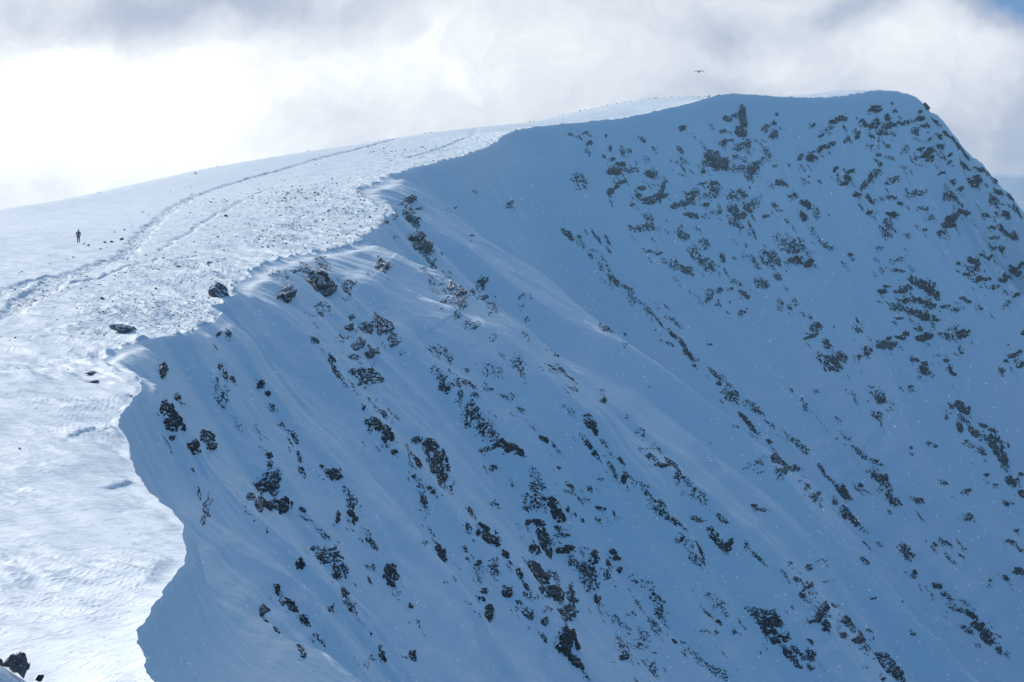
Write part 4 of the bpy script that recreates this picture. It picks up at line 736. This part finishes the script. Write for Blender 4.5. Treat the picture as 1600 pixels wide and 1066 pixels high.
# ------------------------------------------------------------------ the hiker
def plain(name, c, r=.8):
    m, t, b = new_mat(name); pos = t.new('ShaderNodeNewGeometry').outputs['Position']
    n = t.noise(pos, 22, 3, .6)
    t.put(b.inputs['Base Color'], t.mix(n, (*[x*.75 for x in c], 1), (*[x*1.25 for x in c], 1))); b.inputs['Roughness'].default_value = r
    return m
def skin(name, chains, mat, lvl=2):
    """one continuous surface grown round connected bones; chains = lists of (point, radius); shared points join"""
    vs, rad, es, ix = [], [], [], {}
    for ch in chains:
        prev = None
        for (pt, rr) in ch:
            key = tuple(round(c, 4) for c in pt)
            if key not in ix: ix[key] = len(vs); vs.append(pt); rad.append(rr if isinstance(rr, tuple) else (rr, rr))
            if prev is not None and prev != ix[key]: es.append((prev, ix[key]))
            prev = ix[key]
    me = bpy.data.meshes.new(name); me.from_pydata(vs, es, []); o = bpy.data.objects.new(name, me); COL.objects.link(o)
    md = o.modifiers.new('skin', 'SKIN'); md.use_smooth_shade = True
    if not me.skin_vertices: 
        bmx = bmesh.new(); bmx.from_mesh(me); bmx.verts.layers.skin.verify(); bmx.to_mesh(me); bmx.free()
    for i, rr in enumerate(rad): me.skin_vertices[0].data[i].radius = rr; me.skin_vertices[0].data[i].use_root = (i == 0)
    sd = o.modifiers.new('sub', 'SUBSURF'); sd.levels = sd.render_levels = lvl
    dg = bpy.context.evaluated_depsgraph_get(); m2 = bpy.data.meshes.new_from_object(o.evaluated_get(dg))
    o.modifiers.clear(); o.data = m2; m2.materials.clear(); m2.materials.append(mat)
    for pl in m2.polygons: pl.use_smooth = True
    return o
M_SKIN = plain('skin', (.35,.20,.14)); M_JACK = plain('jacket_cloth', (.055,.058,.068)); M_TROU = plain('trouser_cloth', (.022,.024,.032)); M_HAIR = plain('hair', (.03,.02,.015)); M_PACK = plain('pack_cloth', (.10,.105,.12)); M_BOOT = plain('boot_leather', (.02,.018,.017))
# body walking away from the camera (+y), left foot ahead
hip, chest, neck, head = (0,0,.95), (0,.05,1.33), (0,.08,1.50), (0,.11,1.64)
kL, aL_, tL = (-.11,.16,.52), (-.11,.10,.09), (-.12,.27,.04); kR, aR_, tR = (.10,.03,.50), (.11,-.26,.12), (.12,-.14,.03)
legL = [(hip,(.15,.12)),((-.09,.02,.90),.095),(kL,.062),((-.11,.12,.35),.058),(aL_,.04),(tL,.038)]
legR = [(hip,(.15,.12)),((.09,.0,.90),.095),(kR,.062),((.11,-.10,.33),.058),(aR_,.04),(tR,.038)]
torso = [(hip,(.15,.12)),((0,.02,1.10),(.14,.10)),(chest,(.17,.11)),(neck,.055),((0,.10,1.56),.06),(head,(.075,.095)),((0,.11,1.72),(.06,.075))]
armL = [(chest,(.17,.11)),((-.19,.06,1.41),.06),((-.27,-.02,1.16),.046),((-.27,.12,.96),.036),((-.27,.17,.89),(.04,.02))]
armR = [(chest,(.17,.11)),((.19,.06,1.41),.06),((.27,.08,1.15),.046),((.27,.22,.97),.036),((.27,.27,.90),(.04,.02))]
body = skin('person', [torso, legL, legR, armL, armR], M_SKIN)
for sgn, hand in ((-1,(-.27,.17,.89)),(1,(.27,.27,.90))):
    for i in range(5):
        off_ = (i-1.5)*.018; L_ = (.055,.075,.08,.075,.06)[i]
        b0 = (hand[0]-sgn*.005, hand[1]+off_, hand[2]-.02) if i else (hand[0]-sgn*.02, hand[1]+.03, hand[2]+.02)
        fg = skin('finger', [[(b0,.010),((b0[0]-sgn*.01, b0[1]+.006, b0[2]-L_*.6),.009),((b0[0]-sgn*.028, b0[1]+.008, b0[2]-L_),.007)]], M_SKIN, 1)
        fg.parent = body
for o_ in (skin('jacket', [[(hip,(.17,.145)),((0,.02,1.10),(.17,.13)),(chest,(.20,.14)),((0,.07,1.46),(.09,.08))],
                [(chest,(.20,.14)),((-.19,.06,1.41),.078),((-.27,-.02,1.16),.062),((-.27,.11,.98),.052)],[(chest,(.20,.14)),((.19,.06,1.41),.078),((.27,.08,1.15),.062),((.27,.21,.99),.052)],[(hip,(.17,.145)),((0,0,.84),(.17,.14))]], M_JACK),
           skin('trousers', [[(hip,(.16,.13)),((-.09,.02,.86),.11),(kL,.078),((-.11,.12,.35),.072),((-.11,.10,.15),.062)],[(hip,(.16,.13)),((.09,0,.86),.11),(kR,.078),((.11,-.10,.33),.072),((.11,-.25,.18),.062)]], M_TROU),
           skin('hair', [[((0,.075,1.58),(.085,.085)),((0,.085,1.68),(.105,.12)),((0,.10,1.78),(.08,.09))]], M_HAIR),
           skin('boot', [[((-.11,.09,.16),.055),((-.11,.09,.07),.055),((-.12,.18,.045),.05),((-.12,.28,.04),.042)]], M_BOOT),
           skin('boot', [[((.11,-.25,.18),.055),((.11,-.27,.09),.055),((.12,-.18,.04),.05),((.12,-.09,.03),.042)]], M_BOOT)):
    o_.parent = body
nose = skin('nose', [[((0,.19,1.65),.014),((0,.215,1.625),.016)]], M_SKIN, 1); nose.parent = body
for sx__ in (-.078, .078): ear = skin('ear', [[((sx__,.10,1.67),.012),((sx__*1.08,.095,1.63),.014),((sx__,.10,1.61),.009)]], M_SKIN, 1); ear.parent = body
for sx__ in (-.03, .03): ey = skin('eye', [[((sx__,.188,1.665),.010),((sx__,.197,1.665),.008)]], M_TROU, 1); ey.parent = body
mo = skin('mouth', [[((-.022,.196,1.59),.006),((0,.203,1.588),.008),((.022,.196,1.59),.006)]], plain('lip_skin', (.25,.09,.08)), 1); mo.parent = body
feet = plat_at(122.5, 379); body.location = feet + np.array([0, 0, -.02]); body.rotation_euler = (0, 0, R(12))
body.scale = (1.04, 1.04, 1.04)
tag(body, 'lone person in dark jacket and trousers walking away over the sunlit snow', 'person')
bag = skin('backpack', [[((0,-.13,1.02),(.13,.085)),((0,-.15,1.22),(.155,.11)),((0,-.12,1.44),(.14,.09)),((0,-.09,1.55),(.10,.06))]], M_PACK)
tag(bag, 'grey rucksack carried on the lone hiker\'s back', 'backpack')
pk = skin('pocket', [[((0,-.26,1.06),(.09,.03)),((0,-.27,1.20),(.10,.03))]], M_TROU, 1); pk.parent = bag
for sx__ in (-.1, .1):
    st_ = skin('strap', [[((sx__,-.06,1.50),.018),((sx__*1.25,.08,1.50),.018),((sx__*1.25,.20,1.38),.018),((sx__*1.4,.17,1.16),.016),((sx__*1.2,-.06,1.06),.016)]], M_TROU, 1); st_.parent = bag
bag.location = body.location; bag.rotation_euler = body.rotation_euler; bag.scale = body.scale

# ------------------------------------------------------------------ the bird over the rim
M_BIRD = plain('feathers', (.012,.012,.015), .6)
bird = skin('bird', [[((0,-.30,.0),(.05,.015)),((0,-.16,0),(.05,.035)),((0,0,.01),(.075,.07)),((0,.14,.03),(.055,.055)),((0,.22,.05),(.04,.042)),((0,.30,.04),(.012,.014)),((0,.34,.03),(.005,.006))]], M_BIRD)
def wing(sg, up, sweep):
    n = 12; vs = []
    for i in range(n+1):
        t_ = i/n; x = sg*(.05+.62*t_); z = .04+up(t_); yl = .10-.02*t_+.10*math.sin(t_*2.6)-sweep*t_*t_; ch = .24*(1-t_)**.55*(1-.25*t_)+.03
        jag = .03*(i % 2) if t_ > .6 else 0
        vs += [(x, yl, z+.012), (x, yl-ch+jag, z), (x, yl-ch*.4, z-.014)]
    f = []
    for i in range(n):
        a = i*3; b = a+3; f += [(a, b, b+1, a+1), (a+1, b+1, b+2, a+2), (a+2, b+2, b, a)]
    f += [(0,1,2), (n*3, n*3+2, n*3+1)]
    me = bpy.data.meshes.new('wing'); me.from_pydata(vs, [], f); me.materials.append(M_BIRD); o = bpy.data.objects.new('wing', me); COL.objects.link(o); return o
for w_ in (wing(-1, lambda t: .10*t-.05*t*t, .12), wing(1, lambda t: .06*t-.30*t*t, .16)): w_.parent = bird
tl = bpy.data.meshes.new('tail'); tl.from_pydata([(-.03,-.2,.012),(.03,-.2,.012),(.09,-.44,.0),(0,-.49,0),(-.09,-.44,0),(-.03,-.2,-.012),(.03,-.2,-.012),(.08,-.44,-.01),(0,-.48,-.01),(-.08,-.44,-.01)], [], [(0,1,2,3,4),(9,8,7,6,5),(0,5,6,1),(1,6,7,2),(2,7,8,3),(3,8,9,4),(4,9,5,0)]); tl.materials.append(M_BIRD)
to = bpy.data.objects.new('tail', tl); COL.objects.link(to); to.parent = bird
bird.location = P3(1092.5, 112, 250); bird.rotation_euler = (R(32), R(-4), R(-22))
tag(bird, 'dark bird gliding on drooped wings in the cloudy sky above the rim', 'bird')

# ------------------------------------------------------------------ spindrift: flakes drifting in the air over the hollow
m, t, b = new_mat('flake'); b.inputs['Base Color'].default_value = (.9,.93,.97,1); b.inputs['Roughness'].default_value = .5
g_ = np.random.default_rng(77); nfl = 6500
dd = g_.uniform(5, 34, nfl)
fx_, fy_ = g_.uniform(140, 1620, nfl), g_.uniform(200, 1090, nfl)
okf = fy_ > np.interp(fx_, [140,215,350,450,600,800,1150,1400,1600], [1100,600,480,420,345,222,165,150,350])
fx_, fy_, dd = fx_[okf], fy_[okf], dd[okf]; nfl = len(dd)
rad = np.where(g_.random(nfl) < .012, g_.uniform(.8, 1.4, nfl), g_.gamma(2.0, .26, nfl).clip(.22, 1.0))
ctr = np.stack([(fx_-800)/FPX*dd, dd, (533-fy_)/FPX*dd], 1)
v0, f0 = I1; nb = len(v0)
vs = (v0[None]*(rad*dd/FPX)[:,None,None] + ctr[:,None,:]).reshape(-1, 3); fs = (f0[None]+np.arange(nfl)[:,None,None]*nb).reshape(-1, 3)
tag(raw_mesh('snow', vs, fs, m, True), 'fine white snowflakes drifting in the air before the shaded slope', 'snowflakes', None, 'stuff')

# ------------------------------------------------------------------ blown snow hanging in the air
hm = bpy.data.materials.new('haze'); hm.use_nodes = True; t = NT(hm.node_tree); t.n.clear()
out = t.new('ShaderNodeOutputMaterial'); pv = t.new('ShaderNodeVolumePrincipled'); t.l.new(pv.outputs[0], out.inputs[1])
pv.inputs['Color'].default_value = (.42, .72, 1.0, 1); pv.inputs['Density'].default_value = .00022; pv.inputs['Anisotropy'].default_value = .2
bm = bmesh.new(); bmesh.ops.create_cube(bm, size=1.0); me = bpy.data.meshes.new('haze'); bm.to_mesh(me); bm.free(); me.materials.append(hm)
hz_o = bpy.data.objects.new('haze', me); COL.objects.link(hz_o); hz_o.scale = (12100, 14100, 304); hz_o.location = (0, 2000, 106-152)
tag(hz_o, 'thin cold haze of blown snow filling the air over the mountain', 'haze', None, 'stuff')
